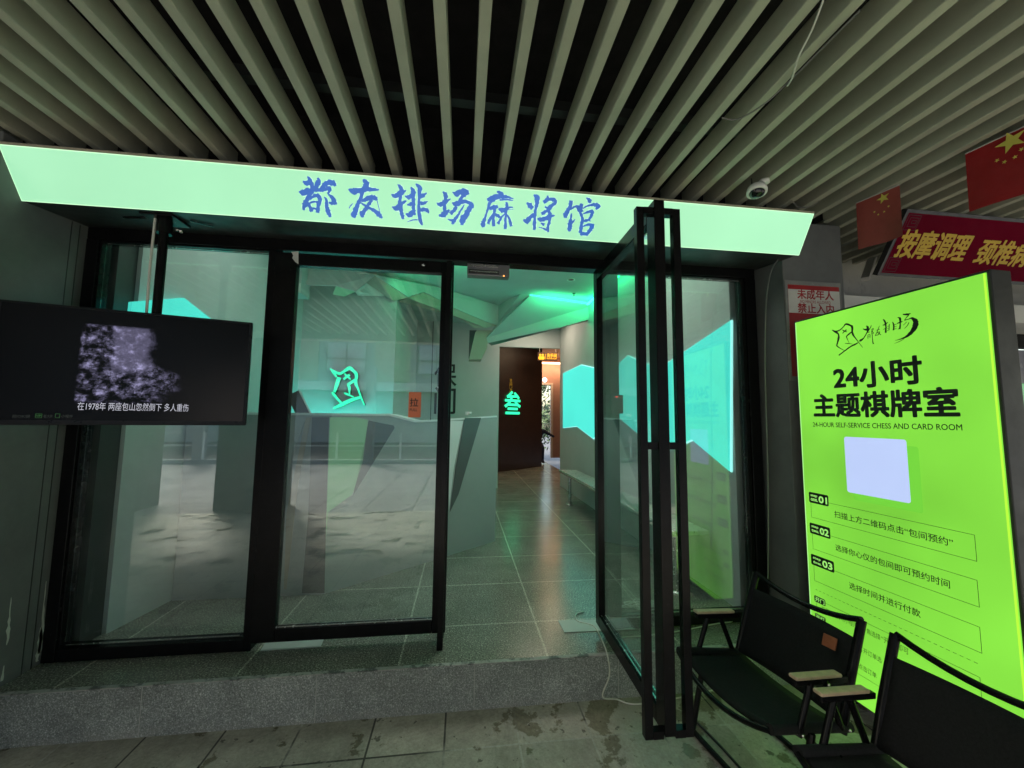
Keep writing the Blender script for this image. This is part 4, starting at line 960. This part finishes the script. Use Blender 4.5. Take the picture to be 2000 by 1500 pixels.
q = MB(); BF.rrect(q, u0, v0, u1, v1, .012, .0012); cardo = q.build('white_card', M['card'], lbx)
LG = [[(230, 405, 8), (290, 440, 35), (345, 480, 22), (345, 560, 40), (325, 640, 25), (310, 680, 22)], [(235, 405, 10), (300, 430, 28), (380, 400, 20), (440, 340, 16), (480, 300, 32), (560, 325, 30), (590, 360, 45), (590, 430, 28), (600, 480, 35), (640, 540, 20), (700, 620, 12), (775, 715, 8)],
      [(310, 680, 24), (360, 720, 14), (450, 770, 8)], [(350, 855, 22), (450, 780, 22), (560, 700, 24), (640, 660, 28), (690, 630, 18)], [(590, 430, 22), (530, 480, 26), (490, 520, 22), (510, 580, 8), (535, 635, 8)], [(460, 640, 8), (520, 645, 14), (600, 655, 6)],
      [(415, 400, 12), (450, 425, 20), (500, 440, 8)], [(490, 400, 22), (450, 430, 18), (415, 465, 16)]]
HW = [[(780, 385, 10), (850, 400, 40), (910, 380, 14)], [(840, 330, 10), (865, 360, 45), (860, 430, 18), (800, 540, 18), (740, 590, 45), (715, 595, 20)], [(930, 320, 10), (910, 370, 16), (850, 460, 14)], [(840, 455, 14), (900, 440, 14)], [(870, 490, 12), (870, 560, 12)], [(870, 490, 8), (905, 485, 12), (905, 545, 12)], [(870, 520, 6), (905, 515, 6)],
      [(930, 400, 12), (965, 380, 16), (950, 430, 10), (970, 460, 14), (940, 470, 6)], [(935, 410, 12), (945, 500, 14), (955, 600, 14), (965, 655, 30)],
      [(1010, 410, 8), (1080, 390, 14)], [(1075, 330, 8), (1040, 420, 14), (1000, 510, 12)], [(1030, 450, 8), (1080, 440, 16), (1050, 490, 14), (1010, 500, 8)], [(1040, 450, 8), (1100, 490, 18)],
      [(1130, 320, 10), (1170, 310, 30), (1225, 265, 10)], [(1135, 215, 10), (1170, 250, 30), (1190, 340, 22), (1185, 455, 34)], [(1140, 400, 8), (1190, 370, 20), (1210, 350, 6)], [(1250, 300, 14), (1245, 410, 16)], [(1215, 340, 8), (1250, 335, 10)], [(1210, 380, 8), (1250, 370, 10)], [(1210, 415, 10), (1245, 405, 10)],
      [(1310, 260, 14), (1330, 330, 26), (1325, 410, 30)], [(1340, 310, 14), (1380, 300, 8)], [(1340, 350, 12), (1380, 340, 8)], [(1340, 390, 12), (1380, 375, 8)],
      [(1385, 290, 14), (1440, 270, 34), (1490, 250, 10)], [(1395, 185, 8), (1440, 200, 40), (1445, 300, 22), (1435, 390, 34)], [(1405, 390, 10), (1450, 370, 16)],
      [(1490, 125, 12), (1560, 130, 45), (1630, 110, 12)], [(1600, 130, 22), (1560, 180, 14), (1520, 230, 14)], [(1520, 235, 16), (1600, 210, 16), (1650, 195, 40), (1710, 240, 85), (1720, 300, 100), (1690, 380, 90), (1620, 470, 70), (1540, 530, 40), (1440, 570, 20), (1350, 590, 4)],
      [(1560, 260, 12), (1500, 320, 10)], [(1600, 270, 16), (1570, 330, 14), (1520, 380, 8)], [(1520, 560, 10), (1430, 610, 12), (1340, 645, 4)]]
q = MB(); BF.pxstrokes(q, LG, 1600, 600, 9.0909, h=.0012, rough=.08, wf=1.0, dh=.00003); BF.pxstrokes(q, HW, 1600, 600, 9.0909, h=.0014, rough=.08, dh=.00003); q.build('logo', M['ink'], lbx)
# second light box behind, at the right edge
q0 = at(1973, 747, 'y', -1.0); W2 = .7
lb2 = thing('lightbox', 'pale green light box partly hidden behind the lime one', 'light box', (q0.x, q0.y, 0))
q = MB(); q.box(q0.x, q0.x+W2, q0.y+.004, q0.y+.12, .1, q0.z); q.build('cabinet', M['black_sat'], lb2)
q = MB(); q.box(q0.x+.003, q0.x+W2-.003, q0.y, q0.y+.0035, .103, q0.z-.003); q.build('light_panel', M['paleg'], lb2)
q = MB(); q.box(q0.x+.05, q0.x+.1, q0.y+.02, q0.y+.1, 0, .099); q.box(q0.x+W2-.1, q0.x+W2-.05, q0.y+.02, q0.y+.1, 0, .099); q.build('foot', M['black_sat'], lb2)

# ================================================================= FOLDING CHAIRS
def chair(label):
    t = thing('folding_chair', label, 'chair', (0, 0, 0), 'black folding armchairs')
    W = .25
    q = MB()                                   # seat canvas sagging between rails
    nx, ny = 8, 12; vs = []; fs = []
    for i in range(nx+1):
        for j in range(ny+1):
            x = -.215+.36*i/nx; y = -W+2*W*j/ny; s_ = 1-(y/W)**2
            vs.append((x, y, .405-.055*i/nx-.045*s_*(1-.5*(i/nx))))
    for i in range(nx):
        for j in range(ny): a = i*(ny+1)+j; fs.append((a, a+ny+1, a+ny+2, a+1))
    q.add(vs, fs, True); so_ = q.build('seat', M['fabric'], t); m = so_.modifiers.new('s', 'SOLIDIFY'); m.thickness = .012
    q = MB(); vs = []; fs = []
    for i in range(nx+1):
        for j in range(ny+1):
            z = .36+.30*i/nx; y = -W+2*W*j/ny; s_ = 1-(y/W)**2
            vs.append((.125+.11*i/nx+.022*s_, y, z))
    for i in range(nx):
        for j in range(ny): a = i*(ny+1)+j; fs.append((a, a+1, a+ny+2, a+ny+1))
    q.add(vs, fs, True); bo = q.build('backrest', M['fabric'], t); m = bo.modifiers.new('s', 'SOLIDIFY'); m.thickness = .012
    for s in (-1, 1):
        q = MB(); q.tube([(.118, s*W, .33), (.18, s*W, .52), (.262, s*W, .735)], .0165, 10); q.build('back_post', M['black'], t)
        q = MB(); q.tube([(-.235, s*W, .408), (.16, s*W, .345)], .019, 10); q.build('seat_rail', M['fabric'], t)
        q = MB(); q.tube([(-.06, s*(W+.02), .375), (-.15, s*(W+.02), .012)], .0135, 8); q.build('leg', M['black'], t)
        q = MB(); q.tube([(-.075, s*(W-.012), .375), (.235, s*(W-.012), .012)], .0135, 8); q.build('leg', M['black'], t)
        q = MB(); q.tube([(-.045, s*(W+.012), .545), (-.115, s*(W+.012), .37)], .012, 8); q.tube([(.025, s*(W+.012), .545), (.10, s*(W+.012), .36)], .012, 8); q.build('arm_strut', M['black'], t)
        q = MB(); q.bar((-.12, s*(W+.008), .558), (.14, s*(W+.008), .532), .022, .022)
        q.build('arm_rail', M['black'], t, .003)
        q = MB(); q.bar((-.125, s*(W+.008), .578), (.105, s*(W+.008), .556), .036, .014); q.build('armrest', M['wood'], t, .006)
        q = MB()
        for x_, z_ in ((-.045, .54), (.025, .54), (.118, .36), (-.115, .385), (.0, .2)): q.lathe([(0, .006), (.005, .004), (.006, 0)], (x_, s*(W+.03), z_), (0, s, 0), 8)
        q.build('rivet', M['steel'], t)
    q = MB(); q.tube([(-.15, -W-.02, .014), (-.15, W+.02, .014)], .0125, 8); q.build('foot_bar', M['black'], t)
    q = MB(); q.tube([(.235, -W+.012, .014), (.235, W-.012, .014)], .0125, 8); q.build('foot_bar', M['black'], t)
    q = MB(); pts = [(-.235+.02*(1-(y/W)**2)*-1, y, .403-.055*(1-(y/W)**2)) for y in [-W+2*W*i/10 for i in range(11)]]; q.tube(pts, .0115, 8); q.build('front_bar', M['black'], t)
    pts = [(.262-.0*(1-(y/W)**2), y, .735-.045*(1-(y/W)**2)) for y in [-W+2*W*i/10 for i in range(11)]]
    q = MB(); q.tube(pts, .0125, 8); q.build('top_bar', M['black'], t)
    q = MB(); f = Face((.128+.11*.75+.028, -W*.52, .36+.30*.74), (-.05, -1, 0), (.11, 0, .30))
    f.n = -f.n if f.n.x > 0 else f.n
    pp = Vector((.208, -.19, .635)); q.prism([pp, pp+Vector((-.006, .05, 0)), pp+Vector((-.022, .05, -.045)), pp+Vector((-.016, 0, -.045))], (-.006, 0, .002)); q.build('leather_patch', M['leather'], t, .001)
    return t
ch1 = chair('black canvas folding armchair nearer the open glass door')
def copy_tree(o, parent=None):
    c = o.copy(); COL.objects.link(c)
    if parent: c.parent = parent
    for k in list(o.children): copy_tree(k, c)
    return c
ch2 = copy_tree(ch1); ch2['label'] = 'black canvas folding armchair cut off by the bottom right corner'
ch1.location = (1.35, -.79, 0); ch1.rotation_euler = (0, 0, R(8))
ch2.location = (1.435, -1.39, 0); ch2.rotation_euler = (0, 0, R(7))

# ================================================================= SECURITY CAMERA, FLAGS, NOTICE
c = at(1478, 372, 'z', 2.80)
cm = thing('dome_camera', 'white dome security camera hanging under the ceiling slats', 'security camera', tuple(c))
ax = Vector((.10, .12, 1)).normalized()
ax = Vector((.16, .20, 1)).normalized()
q = MB(); q.lathe([(0, .030), (.030, .028), (.044, .018), (.050, 0), (.050, -.014), (.044, -.020), (.038, -.018)], c, ax, 32); q.build('housing', M['white'], cm)
q = MB(); q.lathe([(.038, -.016), (.034, -.028), (.022, -.036), (0, -.040)], c, ax, 24); q.build('dome', M['lens'], cm)
q = MB(); q.tube([c+Vector((.01, .0, .025)), c+Vector((.035, .01, .05)), c+Vector((.06, .02, .062))], .012, 8); q.lathe([(0, .0), (.026, .0), (.026, .018), (.0, .018)], c+Vector((.065, .02, .060)), (0, 0, 1)); q.build('mount', M['white'], cm)
q = MB(); q.tube([c+Vector((-.01, .02, .02)), c+Vector((-.012, .02, .08))], .003, 6); q.build('lead', M['blackcable'], cm)

def star(face, mb, cu, cv, r_, rot=90, h=.001):
    pts = []
    for k in range(10):
        a = R(rot+36*k); rr = r_ if k % 2 == 0 else r_*.40; pts.append(face.pt(cu+rr*math.cos(a), cv+rr*math.sin(a), h))
    cc = face.pt(cu, cv, h); n = len(mb.v); mb.add([cc]+pts, [(0, 1+k, 1+(k+1) % 10) for k in range(10)])
def flag(name, label, P_tl, P_tr, drop, mat, stars):
    d = (P_tr-P_tl); L = d.length; d.normalize()
    t = thing(name, label, 'flag', tuple(P_tl), 'red flags hanging from the slats')
    f = Face(P_tl-Vector((0, 0, drop)), d, (0, 0, 1)); q = MB(); nx, ny = 14, 8; vs = []; fs = []
    for i in range(nx+1):
        for j in range(ny+1):
            u = L*i/nx; v = drop*j/ny; vs.append(f.pt(u, v, .012*math.sin(6*i/nx+1)*(1-j/ny)))
    for i in range(nx):
        for j in range(ny): a = i*(ny+1)+j; fs.append((a, a+ny+1, a+ny+2, a+1))
    q.add(vs, fs, True); o = q.build('cloth', mat, t)
    q = MB()
    for k, (sx_, sy_, rr_) in enumerate(stars):
        u, v = f.uv(sx_, sy_); star(f, q, u, v, rr_, 90+(25*k if k else 12), .016)
    q.build('stars', M['yellowstar'], t)
    q = MB(); q.tube([P_tl+Vector((0, 0, .004)), P_tr+Vector((0, 0, .004))], .004, 6); q.build('cord', M['flagpole'], t)
    return t
a = at(1885, 302, 'z', 2.87); fdir = Vector((-.30, -1, 0)).normalized()
def flag_px(label, tl_, tr_, bl_, mat, stars):
    # vertical cloth hung along a slat: top corners on the slat underside
    A_ = at(*tl_, 'z', 2.872); B2 = at(*tr_, 'z', 2.872)
    nrm = (B2-A_).cross(Vector((0, 0, 1))).normalized()
    zbm = onplane(*bl_, A_, nrm).z
    return flag('flag', label, A_, B2, 2.872-zbm, mat, stars)
flag_px('small faded red flag with yellow stars above the notice', (1672, 398), (1757, 362), (1668, 492), M['redfade'], ((1728, 388, .032), (1711, 415, .007), (1718.5, 420, .007), (1730, 414.5, .007), (1738.5, 404, .007)))
flag_px('large red flag with yellow stars cut off by the right edge', (1885, 302), (2105, 200), (1896, 415), M['red'], ((1979, 277, .052), (1951.5, 314.5, .0095), (1966, 317.5, .0095), (1986.5, 308, .0095), (1999, 293, .0095)))

nt_ = thing('red_notice', 'red and white no minors notice in a clear frame on the grey pillar wall', 'notice', (2.28, -.25, 2.0))
NF = Face((0, -.253, 0), (1, 0, 0), (0, 0, 1))
u0, v0 = NF.uv(1546, 735); u1, v1 = NF.uv(1640, 562)
q = MB(); NF.rect(q, u0-.02, v0-.03, u1+.004, v1+.03, .001, .004); q.build('clear_frame', paint('frame_plastic', (.24, .25, .24), .25), nt_, .002)
q = MB(); NF.rect(q, u0, v0, u1-.012, v1, .0055); q.build('red_sheet', M['noticered'], nt_)
q = MB(); _, va_ = NF.uv(1560, 612); _, vb = NF.uv(1560, 566); NF.rect(q, u0, va_, u1-.012, vb, .0065); q.build('white_field', M['signwhite'], nt_)
q = MB(); NF.text(q, '未成年人', *NF.uv(1556, 584), *NF.uv(1625, 569), .0075, .03); NF.text(q, '禁止入内', *NF.uv(1557, 611), *NF.uv(1626, 596), .0075, .03); NF.text(q, 'NO MINORS ALLOWED', *NF.uv(1561, 592), *NF.uv(1620, 589.5), .0075)
q.build('lettering', M['noticered'], nt_)

# ================================================================= NEIGHBOUR SHOP (right)
nb = thing('neighbour_shopfront', 'white walled neighbouring shopfront with grey glass', 'shop front', (4, .3, 0))
q = MB(); q.box(2.502, 9.5, .35, .5, 2.42, 3.6); q.build('upper_wall', M['whitewall'], nb)
q = MB(); q.box(2.502, 9.5, -.10, .349, 2.30, 2.44); q.build('white_soffit', M['whitewall'], nb, .004)
q = MB(); q.box(2.502, 9.5, .2, .26, 2.18, 2.298); q.build('frame_head', M['black'], nb)
for xx in (2.504, 3.7, 4.9, 6.1): q = MB(); q.box(xx, xx+.05, .2, .26, 0, 2.178); q.build('frame_post', M['black'], nb)
q = MB(); q.box(2.56, 9.5, .27, .28, .05, 2.178); q.build('pane', paint('frosted_glass', (.30, .30, .36), .25, .15, 2), nb)
q = MB(); q.bar(at(1712, 480, 'y', .30), at(1690, 545, 'y', .1), .05, .03); q.build('corner_strip', M['white'], nb)
MB().box(2.503, 2.6, -.1, .3, 2.44, 2.88).build('return_wall', M['whitewall'], nb)
bn2 = thing('red_banner_sign', 'dark red leaning banner sign with gold massage lettering over the neighbour shop', 'shop sign', (3.3, -.3, 2.7))
bb0 = at(1713, 538, 'x', 2.72); bt0 = at(1773, 408, 'x', 2.72)
NB = Face(bb0, (1, 0, 0), bt0-bb0); Hn = (bt0-bb0).length
q = MB(); q.prism([NB.pt(0, 0), NB.pt(5, 0), NB.pt(5, Hn), NB.pt(0, Hn)], -NB.n*.035); q.build('case', M['black_sat'], bn2)
q = MB(); NB.rect(q, .02, .02, 4.98, Hn-.02, .001); q.build('banner_film', M['bannerred'], bn2)
q = MB()
NB.text(q, '按摩调理', *NB.uv(1744, 501), *NB.uv(1905, 459), .002, .035); NB.text(q, '颈椎病', *NB.uv(1897, 514), *NB.uv(2025, 475), .002, .035)
q.build('gold_lettering', M['yellow'], bn2)
q = MB()
for i in range(3):
    for (uu, vv) in ((.03, .03), (.03, Hn-.12)): NB.outline(q, uu+i*.018, vv+i*.02, uu+.09-i*.01, vv+.09-i*.015, .003, .0018)
q.build('corner_pattern', paint('pattern_dark', (.03, .004, .008), .6), bn2)

# ================================================================= CABLES
def cable(label, pts, r, mat, cat='cable', name='cable'):
    # smooth
    P = [Vector(p) for p in pts]; out = []
    for i in range(len(P)-1):
        p0, p1, p2, p3 = P[max(i-1, 0)], P[i], P[i+1], P[min(i+2, len(P)-1)]
        for k in range(6):
            t = k/6; out.append(.5*((2*p1)+(-p0+p2)*t+(2*p0-5*p1+4*p2-p3)*t*t+(-p0+3*p1-3*p2+p3)*t**3))
    out.append(P[-1]); o = MB().tube(out, r, 6).build(name, mat); tag(o, label, cat); return o
zz = S+.006
fpx = lambda L_, z: [at(x, y, 'z', z) for x, y in L_]
cable('white cable drooping over the step beside the open door', fpx([(1140, 1195), (1125, 1200), (1128, 1213), (1150, 1219), (1163, 1226)], zz)+[at(1178, 1255, 'z', zz), at(1187, 1283, 'y', -.285), at(1190, 1320, 'y', -.287), at(1177, 1360, 'y', -.285)]+fpx([(1205, 1366), (1247, 1375), (1350, 1358), (1400, 1347), (1460, 1345)], .006), .0042, M['cable'])
cable('thin white cable lying on the step behind the chairs', fpx([(1212, 1245), (1265, 1241), (1330, 1232), (1400, 1218), (1470, 1210)], zz), .0035, M['cable'])
rnd = random.Random(5); pts = []
for i in range(26):
    a = i*1.9; pts.append((1.27+.16*math.cos(a)*rnd.uniform(.5, 1)+.03*math.sin(i), .22+.055*math.sin(a)*rnd.uniform(.5, 1), S+.008+.035*rnd.random()))
cable('tangled heap of white cable on the floor behind the right window', pts, .0035, M['cable'])
cable('black wire lying across the pavement from the open door', fpx([(1340, 1390), (1400, 1450), (1450, 1505), (1480, 1540)], .005), .006, M['blackcable'])
cable('grey wire hanging down the pillar wall beside the frame', [at(1521, 505, 'y', -.262), at(1507, 527, 'y', -.262), at(1500, 560, 'y', -.262), at(1496, 600, 'y', -.262), at(1494, 700, 'y', -.262), at(1496, 800, 'y', -.262), at(1500, 950, 'y', -.262), at(1500, 1130, 'y', -.262)], .0035, M['greycable'])
cable('white wire looped under the ceiling slats', [at(1608, 0, 'z', 2.868), at(1585, 60, 'z', 2.85), at(1560, 110, 'z', 2.84), at(1548, 150, 'z', 2.85), at(1538, 168, 'z', 2.86)], .0035, M['cable'])
cable('long grey wire sagging across the ceiling slats', [at(1680, 20, 'z', 2.872), at(1620, 80, 'z', 2.868), at(1540, 160, 'z', 2.866), at(1490, 205, 'z', 2.85), at(1440, 233, 'z', 2.85), at(1410, 230, 'z', 2.868)], .0032, M['greycable'])
cable('thin wire loop at the right end of the glowing sign', [at(1548, 393, 'z', 2.866), at(1560, 405, 'z', 2.85), at(1585, 403, 'z', 2.85), at(1600, 392, 'z', 2.868)], .003, M['greycable'])

# ================================================================= ACROSS THE STREET (seen in the glass)
of = thing('opposite_building', 'ochre and grey building across the street with curtained windows', 'building', (0, -26, 0))
q = MB(); q.box(-45, 40, -30, -26, -.3, 16); q.build('wall', M['facade2'], of)
for i in range(-6, 6):
    x = i*6.2
    q = MB(); q.box(x, x+2.4, -26.001, -25.85, 4.0, 15.9); q.build('ochre_panel', M['facade'], of)
    for z in (4.6, 8.0, 11.4):
        wn = MB(); wn.box(x+2.9, x+5.6, -26.001, -25.9, z, z+2.0); wo = wn.build('window', M['curtain'], of)
        wn = MB()
        for k in range(3): wn.box(x+2.9+k*1.32, x+2.98+k*1.32, -25.9, -25.84, z, z+2.0)
        wn.box(x+2.9, x+5.62, -25.84, -25.80, z+.9, z+.98); wn.build('frame', M['greycable'], wo)
q = MB(); q.box(-45, 40, -26.001, -25.5, 3.3, 3.9); q.build('ledge', M['whitewall'], of)
for i in range(-5, 6):
    x = i*2.6-.6
    p_ = MB().box(x, x+.28, -11.3, -11.02, -.1, 3.2).build('street_pillar', M['facade2'], None, .01, label='grey pillar at the pavement edge reflected in the glass', cat='pillar', group='pillars along the pavement edge')
for x0_, x1_, lb_ in ((-3.95, -2.95, 'wide dark column at the canopy edge nearest the television, seen reflected'), (-6.3, -5.1, 'dark column at the far left canopy edge, seen reflected'), (3.6, 4.4, 'dark column at the canopy edge on the right, seen reflected')):
    cl_ = MB().box(x0_, x1_, -5.0, -4.46, 0, 3.5).build('canopy_column', paint('dark_column', (.07, .07, .07), .7), None, .01, label=lb_, cat='column', group='columns along the canopy edge')
rl = thing('street_railing', 'white street railing along the far pavement edge', 'railing', (0, -10.9, 0))
q = MB(); q.box(-14, 14, -10.98, -10.85, 0, .14); q.build('kerb_ledge', M['facade2'], rl)
for z in (.55, .95):
    q = MB(); q.box(-14, 14, -10.94, -10.9, z, z+.05); q.build('rail', M['facade2'], rl)
for i in range(-7, 8):
    q = MB(); q.box(i*2-.03, i*2+.03, -10.95, -10.89, .14, 1.0); q.build('post', M['white'], rl)
